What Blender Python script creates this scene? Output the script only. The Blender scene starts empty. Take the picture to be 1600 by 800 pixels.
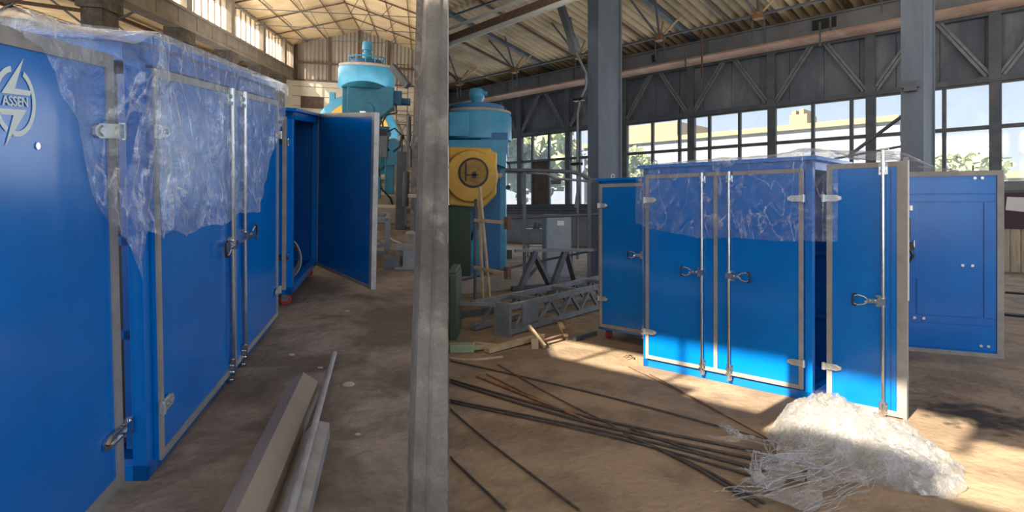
import bpy, math, random
from mathutils import Vector, Matrix, noise
random.seed(7)
S = bpy.context.scene
COL = S.collection
PI = math.pi
# ---------------------------------------------------------------- frames of the two halls
CAM = Vector((0, 0, 1.6)); FPX = 930.0
def frame(e1, up, h):
    e1 = Vector(e1).normalized(); up = Vector(up).normalized()
    e2 = e1.cross(up).normalized()
    o = CAM - up*h
    m = Matrix.Identity(4)
    for i in range(3):
        m[i][0] = e2[i]; m[i][1] = e1[i]; m[i][2] = up[i]; m[i][3] = o[i]
    return m
FL = frame((-0.15304856, 0.98162178, 0.11399479), (0.04539456, -0.10824857, 0.99308689), 1.58)   # hall with the sloping floor
FR = frame((-0.71456, 0.69957, 0.0), (0, 0, 1), 1.6)                                             # sunlit hall
# ---------------------------------------------------------------- camera
cd = bpy.data.cameras.new('camera'); cam = bpy.data.objects.new('camera', cd); COL.objects.link(cam)
cam.location = CAM; cam.rotation_euler = (PI/2, 0, 0)
cd.sensor_width = 36; cd.lens = 36*FPX/1600; cd.shift_y = -(400-325)/1600.0
cd.clip_start = 0.05; cd.clip_end = 600
S.camera = cam
# ---------------------------------------------------------------- world, sun, lights, exposure
wd = bpy.data.worlds.new('sky'); S.world = wd; wd.use_nodes = True
wn = wd.node_tree; wn.nodes.clear()
def wnode(t, **k):
    n_ = wn.nodes.new(t)
    for a, b in k.items(): setattr(n_, a, b)
    return n_
wo = wnode('ShaderNodeOutputWorld'); wb = wnode('ShaderNodeBackground'); wc = wnode('ShaderNodeTexCoord')
wsx = wnode('ShaderNodeSeparateXYZ'); wr = wnode('ShaderNodeValToRGB')
wn.links.new(wc.outputs['Generated'], wsx.inputs[0]); wn.links.new(wsx.outputs['Z'], wr.inputs[0])
wn.links.new(wr.outputs[0], wb.inputs[0]); wn.links.new(wb.outputs[0], wo.inputs[0])
cr = wr.color_ramp; cr.elements[0].position = 0.0; cr.elements[0].color = (0.86, 0.90, 0.92, 1)
cr.elements[1].position = 0.45; cr.elements[1].color = (0.32, 0.50, 0.85, 1)
e = cr.elements.new(0.16); e.color = (0.62, 0.77, 0.97, 1)
wb.inputs[1].default_value = 1.3
SUN_TAN = 0.8
sd = bpy.data.lights.new('sun', 'SUN'); so = bpy.data.objects.new('sun', sd); COL.objects.link(so)
sd.energy = 19; sd.angle = math.radians(0.6); sd.color = (1.0, 0.86, 0.66)
sdir = (FR.to_3x3() @ Vector((1, 0, -SUN_TAN))).normalized()
so.rotation_euler = sdir.to_track_quat('-Z', 'Y').to_euler(); so.location = (-6, -8, 9)
def area(name, fr, loc, dirv, sx, sy, power, color=(0.86, 0.93, 1.0), spread=180):
    l = bpy.data.lights.new(name, 'AREA'); l.shape = 'RECTANGLE'; l.size = sx; l.size_y = sy; l.energy = power; l.color = color; l.spread = math.radians(spread)
    o = bpy.data.objects.new(name, l); COL.objects.link(o)
    d = (fr.to_3x3() @ Vector(dirv)).normalized()
    o.rotation_euler = d.to_track_quat('-Z', 'Y').to_euler(); o.location = fr @ Vector(loc)
    return o
area('fill_cabinet_fronts', FR, (-2.6, 1.0, 2.6), (1, 0, 0.0), 14, 3.4, 380, (1.0, 0.97, 0.93))  # added fill for the cabinet fronts; the wall behind has no windows here
area('fill_roof', FR, (-2.4, 1.0, 5.2), (1, 0, 0.6), 16, 1.2, 620, (1.0, 0.92, 0.8), 100)  # added fill aimed upward to brighten the roof
area('fill_hall_end', FR, (6, -5.6, 3.2), (0, 1, 0.1), 10, 4.5, 230)  # added lamp boosting the light from the unseen open hall end
area('daylight_side_windows', FR, (19.6, 10.0, 3.2), (-1, 0, 0.15), 24, 3.0, 650, (0.80, 0.90, 1.0))
area('daylight_clerestory', FL, (-6.9, 22.0, 5.6), (1, 0, 0.1), 26, 1.4, 750, (1.0, 0.95, 0.86))
area('fill_far_bay', FL, (-2.5, 26.0, 1.2), (0, 0.45, 1), 6, 14, 520, (1.0, 0.93, 0.82))  # added upward fill near the floor, brightens the far roof and end wall
area('fill_aisle', FL, (-18.0, 16.0, 3.5), (1, 0, 0.5), 26, 3.0, 1700, (1.0, 0.9, 0.75))  # added fill hung inside the aisle, whose wall has no windows
S.view_settings.view_transform = 'Standard'; S.view_settings.look = 'None'
S.view_settings.exposure = 0.0; S.view_settings.gamma = 1.0; S.view_settings.use_curve_mapping = False

# ---------------------------------------------------------------- materials
MATS = {}
def mat(name, col, rough=0.6, metal=0.0, spec=0.5, col2=None, scale=4.0, detail=6.0, lo=0.4, hi=0.62,
        bump=0.0, bscale=30.0, coat=0.0, col3=None, scale3=1.0, lo3=0.5, hi3=0.7, stretch=None, rvar=0.0, dist=0.0):
    if name in MATS: return MATS[name]
    m = bpy.data.materials.new(name); m.use_nodes = True; nt = m.node_tree; N = nt.nodes; Lk = nt.links
    p = N['Principled BSDF']
    p.inputs['Roughness'].default_value = rough; p.inputs['Metallic'].default_value = metal
    p.inputs['Specular IOR Level'].default_value = spec; p.inputs['Coat Weight'].default_value = coat
    p.inputs['Base Color'].default_value = (*col, 1)
    tc = N.new('ShaderNodeTexCoord'); mp = N.new('ShaderNodeMapping')
    Lk.new(tc.outputs['Object'], mp.inputs[0])
    if stretch: mp.inputs['Scale'].default_value = stretch
    def nz(sc, dt, l, h):
        t = N.new('ShaderNodeTexNoise'); t.inputs['Scale'].default_value = sc; t.inputs['Detail'].default_value = dt
        t.inputs['Distortion'].default_value = dist; t.inputs['Roughness'].default_value = 0.66
        Lk.new(mp.outputs[0], t.inputs[0]); r = N.new('ShaderNodeMapRange')
        r.inputs[1].default_value = l; r.inputs[2].default_value = h; Lk.new(t.outputs[0], r.inputs[0]); return r.outputs[0]
    cur = None
    if col2:
        mx = N.new('ShaderNodeMix'); mx.data_type = 'RGBA'; f = nz(scale, detail, lo, hi)
        Lk.new(f, mx.inputs[0]); mx.inputs[6].default_value = (*col, 1); mx.inputs[7].default_value = (*col2, 1); cur = mx.outputs[2]
        if rvar:
            q = N.new('ShaderNodeMapRange'); q.inputs[3].default_value = rough; q.inputs[4].default_value = rough+rvar
            Lk.new(f, q.inputs[0]); Lk.new(q.outputs[0], p.inputs['Roughness'])
    if col3:
        m2 = N.new('ShaderNodeMix'); m2.data_type = 'RGBA'; f = nz(scale3, 8.0, lo3, hi3)
        Lk.new(f, m2.inputs[0])
        if cur: Lk.new(cur, m2.inputs[6])
        else: m2.inputs[6].default_value = (*col, 1)
        m2.inputs[7].default_value = (*col3, 1); cur = m2.outputs[2]
    if cur: Lk.new(cur, p.inputs['Base Color'])
    if bump:
        t = N.new('ShaderNodeTexNoise'); t.inputs['Scale'].default_value = bscale; t.inputs['Detail'].default_value = 8
        Lk.new(mp.outputs[0], t.inputs[0]); b = N.new('ShaderNodeBump'); b.inputs['Strength'].default_value = bump
        b.inputs['Distance'].default_value = 0.02; Lk.new(t.outputs[0], b.inputs['Height']); Lk.new(b.outputs[0], p.inputs['Normal'])
    MATS[name] = m; return m
def film_mat(name, white=0.22, hi=0.6, tint=(0.93, 0.96, 1.0), bs=9.0, bst=0.55, rough=0.14, diff=(0.85, 0.9, 0.95), crease=0.35):
    m = bpy.data.materials.new(name); m.use_nodes = True; nt = m.node_tree; N = nt.nodes; Lk = nt.links; N.clear()
    out = N.new('ShaderNodeOutputMaterial'); tr = N.new('ShaderNodeBsdfTransparent'); tr.inputs[0].default_value = (*tint, 1)
    df = N.new('ShaderNodeBsdfDiffuse'); df.inputs[0].default_value = (*diff, 1)
    tl = N.new('ShaderNodeBsdfTranslucent'); tl.inputs[0].default_value = (*diff, 1)
    gl = N.new('ShaderNodeBsdfGlossy'); gl.inputs['Roughness'].default_value = rough
    tc = N.new('ShaderNodeTexCoord'); nz = N.new('ShaderNodeTexNoise'); nz.inputs['Scale'].default_value = bs; nz.inputs['Detail'].default_value = 7; nz.inputs['Distortion'].default_value = 1.2
    Lk.new(tc.outputs['Object'], nz.inputs[0])
    bp = N.new('ShaderNodeBump'); bp.inputs['Strength'].default_value = bst; bp.inputs['Distance'].default_value = 0.05
    Lk.new(nz.outputs[0], bp.inputs['Height'])
    for s in (df, gl): Lk.new(bp.outputs[0], s.inputs['Normal'])
    a = N.new('ShaderNodeMixShader'); Lk.new(df.outputs[0], a.inputs[1]); Lk.new(tl.outputs[0], a.inputs[2]); a.inputs[0].default_value = 0.4
    b = N.new('ShaderNodeMixShader'); Lk.new(a.outputs[0], b.inputs[1]); Lk.new(gl.outputs[0], b.inputs[2]); b.inputs[0].default_value = 0.45
    lw = N.new('ShaderNodeLayerWeight'); lw.inputs[0].default_value = 0.35; Lk.new(bp.outputs[0], lw.inputs['Normal'])
    r = N.new('ShaderNodeMapRange'); r.inputs[1].default_value = 0.0; r.inputs[2].default_value = 1.0; r.inputs[3].default_value = white; r.inputs[4].default_value = hi
    Lk.new(lw.outputs['Facing'], r.inputs[0])
    r2 = N.new('ShaderNodeMapRange'); r2.inputs[1].default_value = 0.58; r2.inputs[2].default_value = 0.75; r2.inputs[3].default_value = 0.0; r2.inputs[4].default_value = 0.25
    Lk.new(nz.outputs[0], r2.inputs[0])
    mpc = N.new('ShaderNodeMapping'); mpc.inputs['Scale'].default_value = (1.3, 1.3, 0.4); Lk.new(tc.outputs['Object'], mpc.inputs[0])
    nc = N.new('ShaderNodeTexNoise'); nc.inputs['Scale'].default_value = bs*0.42; nc.inputs['Detail'].default_value = 4; nc.inputs['Distortion'].default_value = 1.4; Lk.new(mpc.outputs[0], nc.inputs[0])
    s1 = N.new('ShaderNodeMath'); s1.operation = 'SUBTRACT'; s1.inputs[1].default_value = 0.5; Lk.new(nc.outputs[0], s1.inputs[0])
    s2 = N.new('ShaderNodeMath'); s2.operation = 'ABSOLUTE'; Lk.new(s1.outputs[0], s2.inputs[0])
    s3 = N.new('ShaderNodeMapRange'); s3.inputs[1].default_value = 0.0; s3.inputs[2].default_value = 0.014; s3.inputs[3].default_value = crease; s3.inputs[4].default_value = 0.0; Lk.new(s2.outputs[0], s3.inputs[0])  # whiter fold lines, with glints put into the film's opacity
    s4 = N.new('ShaderNodeMath'); s4.operation = 'ADD'; Lk.new(r2.outputs[0], s4.inputs[0]); Lk.new(s3.outputs[0], s4.inputs[1]); r2 = s4
    ad = N.new('ShaderNodeMath'); ad.operation = 'ADD'; ad.use_clamp = True; Lk.new(r.outputs[0], ad.inputs[0]); Lk.new(r2.outputs[0], ad.inputs[1])
    mx = N.new('ShaderNodeMixShader'); Lk.new(ad.outputs[0], mx.inputs[0]); Lk.new(tr.outputs[0], mx.inputs[1]); Lk.new(b.outputs[0], mx.inputs[2])
    Lk.new(mx.outputs[0], out.inputs[0]); MATS[name] = m; return m
def glass_mat(name, dirt=(0.6, 0.65, 0.6), amount=0.18):
    m = bpy.data.materials.new(name); m.use_nodes = True; nt = m.node_tree; N = nt.nodes; Lk = nt.links; N.clear()
    out = N.new('ShaderNodeOutputMaterial'); tr = N.new('ShaderNodeBsdfTransparent'); tl = N.new('ShaderNodeBsdfTranslucent'); tl.inputs[0].default_value = (*dirt, 1)
    gl = N.new('ShaderNodeBsdfGlossy'); gl.inputs['Roughness'].default_value = 0.05
    tc = N.new('ShaderNodeTexCoord'); nz = N.new('ShaderNodeTexNoise'); nz.inputs['Scale'].default_value = 1.3; nz.inputs['Detail'].default_value = 5
    Lk.new(tc.outputs['Object'], nz.inputs[0]); r = N.new('ShaderNodeMapRange'); r.inputs[1].default_value = 0.35; r.inputs[2].default_value = 0.65
    r.inputs[3].default_value = amount*0.75; r.inputs[4].default_value = amount*1.3; Lk.new(nz.outputs[0], r.inputs[0])
    a = N.new('ShaderNodeMixShader'); Lk.new(r.outputs[0], a.inputs[0]); Lk.new(tr.outputs[0], a.inputs[1]); Lk.new(tl.outputs[0], a.inputs[2])
    b = N.new('ShaderNodeMixShader'); b.inputs[0].default_value = 0.05; Lk.new(a.outputs[0], b.inputs[1]); Lk.new(gl.outputs[0], b.inputs[2])
    Lk.new(b.outputs[0], out.inputs[0]); MATS[name] = m; return m

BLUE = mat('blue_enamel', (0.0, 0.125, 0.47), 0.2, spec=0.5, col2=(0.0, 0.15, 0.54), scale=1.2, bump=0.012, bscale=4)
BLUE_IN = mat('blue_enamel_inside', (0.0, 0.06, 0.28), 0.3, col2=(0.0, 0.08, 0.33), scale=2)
GASK = mat('grey_rubber_gasket', (0.225, 0.21, 0.20), 0.6, col2=(0.28, 0.265, 0.25), scale=9)
CHROME = mat('zinc_plated_steel', (0.62, 0.64, 0.66), 0.2, 1.0, col2=(0.5, 0.52, 0.54), scale=30)
ZINC = mat('pale_zinc', (0.72, 0.73, 0.70), 0.33, 0.75, col2=(0.6, 0.6, 0.56), scale=20)
BLACK = mat('black_plastic', (0.012, 0.012, 0.014), 0.45)
RED = mat('red_wheel', (0.35, 0.035, 0.03), 0.5)
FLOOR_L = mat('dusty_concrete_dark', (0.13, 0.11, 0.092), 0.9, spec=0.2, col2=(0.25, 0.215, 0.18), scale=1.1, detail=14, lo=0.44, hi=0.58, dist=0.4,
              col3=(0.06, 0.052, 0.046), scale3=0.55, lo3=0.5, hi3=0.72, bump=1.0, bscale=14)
FLOOR_R = mat('dusty_concrete_tan', (0.31, 0.23, 0.155), 0.9, spec=0.2, col2=(0.205, 0.155, 0.107), scale=1.8, detail=14, lo=0.44, hi=0.58,
              col3=(0.17, 0.13, 0.095), scale3=0.6, lo3=0.52, hi3=0.75, bump=0.8, bscale=16, dist=0.3)
CONC = mat('grey_painted_column', (0.10, 0.125, 0.165), 0.75, col2=(0.14, 0.165, 0.21), scale=2.0, stretch=(1, 1, 0.25), bump=0.2, bscale=12)
CONC_L = mat('weathered_column', (0.16, 0.145, 0.13), 0.8, col2=(0.085, 0.075, 0.068), scale=3.0, col3=(0.24, 0.22, 0.20), scale3=5, lo3=0.55, bump=0.6, bscale=25)
CONC_W = mat('old_concrete', (0.36, 0.32, 0.28), 0.9, col2=(0.27, 0.24, 0.21), scale=2.0, bump=0.3, bscale=8)
STEEL_D = mat('dark_painted_steel', (0.075, 0.085, 0.105), 0.6, col2=(0.11, 0.12, 0.14), scale=3)
STEEL_G = mat('grey_steel', (0.15, 0.165, 0.185), 0.55, 0.2, col2=(0.22, 0.23, 0.24), scale=5)
PANEL = mat('truss_wall_sheet', (0.17, 0.185, 0.225), 0.7, col2=(0.10, 0.115, 0.15), scale=1.2, stretch=(1, 1, 0.35), col3=(0.27, 0.27, 0.28), scale3=0.8, lo3=0.55)
ROOF_R = mat('corrugated_roof_tan', (0.50, 0.38, 0.24), 0.8, col2=(0.40, 0.30, 0.19), scale=0.8, col3=(0.22, 0.17, 0.11), scale3=0.3, lo3=0.52)
ROOF_L = mat('roof_boards_tan', (0.66, 0.50, 0.30), 0.85, col2=(0.52, 0.38, 0.22), scale=0.9, col3=(0.16, 0.12, 0.09), scale3=0.22, lo3=0.60, hi3=0.68)
GIRD = mat('girder_paint', (0.11, 0.115, 0.135), 0.65, col2=(0.165, 0.165, 0.18), scale=1.2)
GIRD_U = mat('girder_underside_bounce', (0.46, 0.29, 0.21), 0.7, col2=(0.30, 0.16, 0.11), scale=1.0, col3=(0.55, 0.42, 0.33), scale3=2)  # pink bounce light painted into the underside colour
WALLP = mat('grey_plaster', (0.33, 0.34, 0.34), 0.85, col2=(0.25, 0.26, 0.27), scale=1)
CREAM = mat('cream_plaster', (0.66, 0.60, 0.50), 0.85, col2=(0.55, 0.49, 0.41), scale=0.8)
SHEET = mat('weathered_sheet_metal', (0.42, 0.38, 0.33), 0.7, col2=(0.30, 0.26, 0.22), scale=1.5, stretch=(1, 1, 0.2))
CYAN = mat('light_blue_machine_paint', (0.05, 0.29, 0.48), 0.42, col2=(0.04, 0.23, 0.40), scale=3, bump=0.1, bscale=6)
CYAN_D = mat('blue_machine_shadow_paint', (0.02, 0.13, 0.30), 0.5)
YEL = mat('ochre_machine_paint', (0.62, 0.36, 0.05), 0.5, col2=(0.50, 0.28, 0.04), scale=3)
YEL_D = mat('dirty_ochre', (0.34, 0.19, 0.03), 0.6, col2=(0.2, 0.12, 0.03), scale=6)
GREEN = mat('dark_green_paint', (0.035, 0.065, 0.04), 0.6)
GREEN_L = mat('pale_green_paint', (0.26, 0.33, 0.19), 0.7)
RUST = mat('rusty_steel', (0.17, 0.10, 0.065), 0.8, col2=(0.08, 0.055, 0.045), scale=14)
RUST_B = mat('brown_rusty_bar', (0.30, 0.15, 0.07), 0.8, col2=(0.17, 0.09, 0.05), scale=14)
BAR = mat('dark_reinforcing_bar', (0.045, 0.04, 0.04), 0.7, col2=(0.09, 0.07, 0.06), scale=20)
WOODP = mat('pale_pine_board', (0.52, 0.44, 0.32), 0.75, col2=(0.38, 0.31, 0.22), scale=3, stretch=(5, 5, 0.5))
WOODF = mat('dusty_plank', (0.50, 0.38, 0.24), 0.8, col2=(0.38, 0.28, 0.17), scale=6)
MAROON = mat('maroon_board', (0.05, 0.025, 0.045), 0.6)
PAPER = mat('white_paper', (0.75, 0.75, 0.76), 0.7)
BROWNP = mat('brown_window_board', (0.09, 0.055, 0.045), 0.8, col2=(0.13, 0.09, 0.07), scale=3)
WHITEP = mat('white_paint', (0.75, 0.73, 0.68), 0.5)
BEIGE_S = mat('brown_grey_steel_paint', (0.27, 0.225, 0.185), 0.5, 0.1, col2=(0.20, 0.17, 0.145), scale=2)
ZINC_S = mat('dull_galvanised', (0.37, 0.38, 0.39), 0.5, 0.35, col2=(0.28, 0.28, 0.28), scale=7)
LOGO = mat('pale_logo_paint', (0.62, 0.70, 0.70), 0.5)
SKYBLD = mat('sunlit_yellow_building', (0.36, 0.29, 0.17), 0.9)
BLDW = mat('far_white_building', (0.25, 0.28, 0.34), 0.9)
LEAF = mat('pale_summer_leaves', (0.30, 0.38, 0.20), 0.8, col2=(0.45, 0.50, 0.32), scale=2)
GROUND = mat('yard_ground', (0.45, 0.40, 0.30), 0.95, col2=(0.35, 0.36, 0.24), scale=0.2)
DARK = mat('soot_black', (0.02, 0.019, 0.018), 0.9)
CABLE = mat('grey_cable', (0.33, 0.35, 0.38), 0.5)
FILM = film_mat('clear_polythene', 0.07, 0.5, bs=6, bst=1.0, rough=0.12, crease=0.3)
FILM_W = film_mat('cloudy_polythene', 0.3, 0.75, bs=14, bst=0.8, diff=(0.84, 0.80, 0.73))
FILM_S = film_mat('polythene_strand', 0.2, 0.65, bs=20, bst=0.9, diff=(0.82, 0.80, 0.76))
GLASS = glass_mat('dusty_window_glass', dirt=(0.8, 0.85, 0.85), amount=0.11)
GLASS_W = glass_mat('frosted_clerestory_glass', (0.9, 0.9, 0.85), amount=0.4)

# ---------------------------------------------------------------- mesh helpers
class MB:
    def __init__(s): s.v = []; s.f = []; s.sm = []
    def add(s, vs, fs, smooth=False):
        o = len(s.v); s.v += [tuple(v) for v in vs]; s.f += [tuple(i+o for i in f) for f in fs]; s.sm += [smooth]*len(fs); return s
    def box(s, x0, x1, y0, y1, z0, z1):
        vs = [(x, y, z) for z in (z0, z1) for y in (y0, y1) for x in (x0, x1)]
        return s.add(vs, [(0, 2, 3, 1), (4, 5, 7, 6), (0, 1, 5, 4), (2, 6, 7, 3), (0, 4, 6, 2), (1, 3, 7, 5)])
    def bar(s, p, q, w, h=None, up=(0, 0, 1)):
        p = Vector(p); q = Vector(q); d = (q-p).normalized(); u = Vector(up)
        if abs(d.dot(u)) > 0.98: u = Vector((1, 0, 0))
        a = d.cross(u).normalized(); b = a.cross(d).normalized(); h = h or w
        vs = [e + a*i*w/2 + b*j*h/2 for e in (p, q) for j in (-1, 1) for i in (-1, 1)]
        return s.add(vs, [(0, 1, 3, 2), (4, 6, 7, 5), (0, 4, 5, 1), (2, 3, 7, 6), (0, 2, 6, 4), (1, 5, 7, 3)])
    def tube(s, pts, r, n=10, cap=True, r2=None):
        pts = [Vector(p) for p in pts]; m = len(pts); vs = []
        prev = None
        for i, p in enumerate(pts):
            d = (pts[min(i+1, m-1)]-pts[max(i-1, 0)]).normalized()
            if prev is None:
                a = d.cross(Vector((0, 0, 1)))
                if a.length < 0.05: a = d.cross(Vector((1, 0, 0)))
                a.normalize()
            else:
                a = (prev - d*prev.dot(d)).normalized()
            prev = a; b = d.cross(a)
            rr = r if r2 is None else r+(r2-r)*i/(m-1)
            for k in range(n):
                t = 2*PI*k/n; vs.append(p+a*math.cos(t)*rr+b*math.sin(t)*rr)
        fs = []
        for i in range(m-1):
            for k in range(n):
                k2 = (k+1) % n; fs.append((i*n+k, i*n+k2, (i+1)*n+k2, (i+1)*n+k))
        s.add(vs, fs, True)
        if cap:
            o = len(s.v)-len(vs); s.f.append(tuple(o+k for k in reversed(range(n)))); s.f.append(tuple(o+(m-1)*n+k for k in range(n))); s.sm += [False, False]
        return s
    def lathe(s, prof, n=32, c=(0, 0, 0), ax='z', cap=True):
        vs = []; fs = []
        for r, z in prof:
            for k in range(n):
                t = 2*PI*k/n; x, y = r*math.cos(t), r*math.sin(t)
                P = {'z': (x, y, z), 'y': (x, z, y), 'x': (z, x, y)}[ax]
                vs.append((P[0]+c[0], P[1]+c[1], P[2]+c[2]))
        m = len(prof)
        for i in range(m-1):
            for k in range(n):
                k2 = (k+1) % n; fs.append((i*n+k, i*n+k2, (i+1)*n+k2, (i+1)*n+k))
        s.add(vs, fs, True)
        if cap:
            o = len(s.v)-len(vs); s.f.append(tuple(o+k for k in reversed(range(n)))); s.f.append(tuple(o+(m-1)*n+k for k in range(n))); s.sm += [False, False]
        return s
    def prism(s, poly, d0, d1, plane='xz'):
        n = len(poly)
        def P(u, v, w): return {'xz': (u, w, v), 'yz': (w, u, v), 'xy': (u, v, w)}[plane]
        vs = [P(u, v, d0) for u, v in poly]+[P(u, v, d1) for u, v in poly]
        fs = [tuple(range(n)), tuple(reversed(range(n, 2*n)))]+[(i, i+n, (i+1) % n+n, (i+1) % n) for i in range(n)]
        return s.add(vs, fs)
    def grid(s, fn, nu, nv, smooth=True):
        vs = [fn(i/nu, j/nv) for j in range(nv+1) for i in range(nu+1)]
        fs = [(j*(nu+1)+i, j*(nu+1)+i+1, (j+1)*(nu+1)+i+1, (j+1)*(nu+1)+i) for j in range(nv) for i in range(nu)]
        return s.add(vs, fs, smooth)
    def mesh(s, name):
        me = bpy.data.meshes.new(name); me.from_pydata(s.v, [], s.f)
        me.polygons.foreach_set('use_smooth', s.sm); me.update()
        if any(s.sm):
            try: me.set_sharp_from_angle(angle=math.radians(50))
            except Exception: pass
        return me
import bmesh
def fixn(me):
    b = bmesh.new(); b.from_mesh(me); bmesh.ops.recalc_face_normals(b, faces=b.faces); b.to_mesh(me); b.free()
PL = Vector((930.0, 99.0, 0)).normalized()       # normal of the partition wall's bright face, pointing to the sunlit hall
def clip_ob(ob, right=True, off=0.0):
    me = ob.data; b = bmesh.new(); b.from_mesh(me); b.transform(ob.matrix_world)
    co = CAM + PL*off
    bmesh.ops.bisect_plane(b, geom=b.verts[:]+b.edges[:]+b.faces[:], plane_co=co, plane_no=PL, clear_inner=right, clear_outer=not right)
    b.transform(ob.matrix_world.inverted()); b.to_mesh(me); b.free()
def T(x=0, y=0, z=0, rz=0): return Matrix.Translation((x, y, z)) @ Matrix.Rotation(rz, 4, 'Z')
def tag(o, label=None, cat=None, group=None, kind=None):
    if label: o['label'] = label
    if cat: o['category'] = cat
    if group: o['group'] = group
    if kind: o['kind'] = kind
    return o
def thing(name, label, cat, mw, group=None):
    o = bpy.data.objects.new(name, None); COL.objects.link(o); o.empty_display_size = 0.1; o.matrix_world = mw
    return tag(o, label, cat, group)
def part(name, mb, m, parent, loc=None, bevel=0.0, recalc=True, label=None):
    me = mb.mesh(name) if isinstance(mb, MB) else mb
    if recalc and isinstance(mb, MB): fixn(me)
    if not me.materials: me.materials.append(m)
    o = bpy.data.objects.new(name, me); COL.objects.link(o)
    if parent: o.parent = parent
    if loc is not None: o.matrix_local = loc if isinstance(loc, Matrix) else Matrix.Translation(loc)
    if bevel:
        b = o.modifiers.new('bevel', 'BEVEL'); b.width = bevel; b.segments = 2; b.limit_method = 'ANGLE'
    if label: o['label'] = label
    return o
def solo(name, mb, m, mw, label, cat, group=None, bevel=0.0, kind=None):
    o = part(name, mb, m, None, mw, bevel); o.matrix_world = mw
    return tag(o, label, cat, group, kind)
def struct(name, mb, m, fr, clip=None, off=0.0, recalc=True):
    o = part(name, mb, m, None, None, 0, recalc); o.matrix_world = fr; o['kind'] = 'structure'
    if clip: 
        bpy.context.view_layer.update(); clip_ob(o, clip == 'R', off)
    return o
def copy_tree(o, parent=None):
    c = o.copy(); COL.objects.link(c)
    if parent: c.parent = parent
    for ch in list(o.children): copy_tree(ch, c)
    return c
def nz(x, y, z=0.0, s=1.0): return noise.noise(Vector((x*s, y*s, z*s)))
def corr(fr, name, m, u0, u1, v0, v1, per, amp, place, clip=None, off=0.0, rows=1):
    """corrugated sheet: waves run along u, ridges along v; place(u, v, w) -> local point"""
    n = int((u1-u0)/per*4); mb = MB()
    def fn(i, j):
        u = u0+(u1-u0)*i; ph = 2*PI*(u-u0)/per
        return place(u, v0+(v1-v0)*j, amp*math.cos(ph))
    mb.grid(fn, n, rows, True)
    return struct(name, mb, m, fr, clip, off, recalc=False)

# ================================================================ LARGE STRUCTURE
# --- partition wall between the halls, seen edge-on
mb = MB()
def plane_pt(y, side, z): # along the partition
    x = -99/930*y; p = Vector((x, y, z)) - PL*side; return p
def slab(y0, y1, z0, za, zb):
    vs = []
    for lo in (True, False):
        for y in (y0, y1):
            for s_ in (0.002, 0.10):
                p_ = plane_pt(y, s_, 0); vs.append((p_.x, p_.y, z0 if lo else (za if y == y0 else zb)))
    mb.add(vs, [(0, 1, 3, 2), (4, 6, 7, 5), (0, 4, 5, 1), (2, 3, 7, 6), (0, 2, 6, 4), (1, 5, 7, 3)])
slab(9.2, 60.0, -3.0, 16, 16)
slab(0.6, 9.2, -1.0, 0.04, 0.96)
struct('wall_partition', mb, WALLP, Matrix.Identity(4))

# --- right (sunlit) hall
mb = MB()
def ffn(i, j):
    a = -7.5+27.7*i; b = -7+50*j; return (a, b, 0.004*nz(a*1.3, b*1.3))
mb.grid(ffn, 90, 130); floor_r = struct('floor', mb, FLOOR_R, FR, 'R', 0, False)
mb = MB(); mb.box(-60, 200, -120, 160, -0.5, -0.15)
g = struct('ground_outside', mb, GROUND, FR, 'R', 0)
# roof, corrugated, ridges run down the slope; two slopes
def roof_z(a): return 7.5+0.19*(20-a) if a > 8 else 9.78-0.15*(8-a)
corr(FR, 'ceiling', ROOF_R, -6.5, 42, 8, 20.6, 0.30, 0.075, lambda u, v, w: (v, u, roof_z(v)+w), 'R', 0)
mb = MB(); mb.box(-3.4, 8.2, -6.5, 14, 0, 0.1)
for i, v in enumerate(mb.v): mb.v[i] = (v[0], v[1], v[2]+roof_z(v[0])+0.05)
struct('ceiling_rear', mb, ROOF_R, FR)
# window wall at a = 20
A = 20.0
mb = MB(); mb.box(A, A+0.3, -5, 42, 0, 1.68); struct('wall_window_side', mb, WALLP, FR, 'R')
mb = MB(); mb.box(A+0.18, A+0.26, -5, 42, 4.9, 7.55); struct('wall_window_side_top', mb, PANEL, FR, 'R')
win = thing('window_1', None, None, FR); win['kind'] = 'structure'
posts = [1.85+2.87*k-0.01*k for k in range(-2, 10)]
thin = [-0.9, 0.35, 2.96, 5.25, 6.34, 8.69, 9.78, 10.95, 12.08, 14.4, 15.6, 17.3, 18.3, 20.4, 23.2, 26]
zs = [1.70, 3.73, 4.91]
vert = sorted([(p, 0.20) for p in posts]+[(t, 0.09) for t in thin])
for k, (b, w) in enumerate(vert):
    mb = MB(); mb.box(A-0.08 if w > .1 else A-0.02, A+0.1, b-w/2, b+w/2, 1.68, 4.92)
    if w > .1: mb.box(A-0.12, A-0.08, b-w/2-0.03, b+w/2+0.03, 1.68, 4.92)
    part('mullion', mb, STEEL_D, win)
for z in (1.72, 3.73, 4.91):
    mb = MB(); mb.box(A-0.06, A+0.08, -5, 24.5, z-0.05, z+0.05); part('transom', mb, STEEL_D, win)
mb = MB(); mb.box(A-0.16, A+0.0, -5, 24.5, 1.60, 1.68); part('window_sill', mb, STEEL_D, win)
for i in range(len(vert)-1):
    b0 = vert[i][0]+vert[i][1]/2; b1 = vert[i+1][0]-vert[i+1][1]/2
    if b1-b0 < 0.08: continue
    for j in range(2):
        mb = MB(); mb.box(A+0.02, A+0.026, b0, b1, zs[j]+0.05, zs[j+1]-0.05)
        part('pane', mb, BROWNP if (j == 0 and 17.2 < (b0+b1)/2 < 18.3) else GLASS, win)
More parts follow.
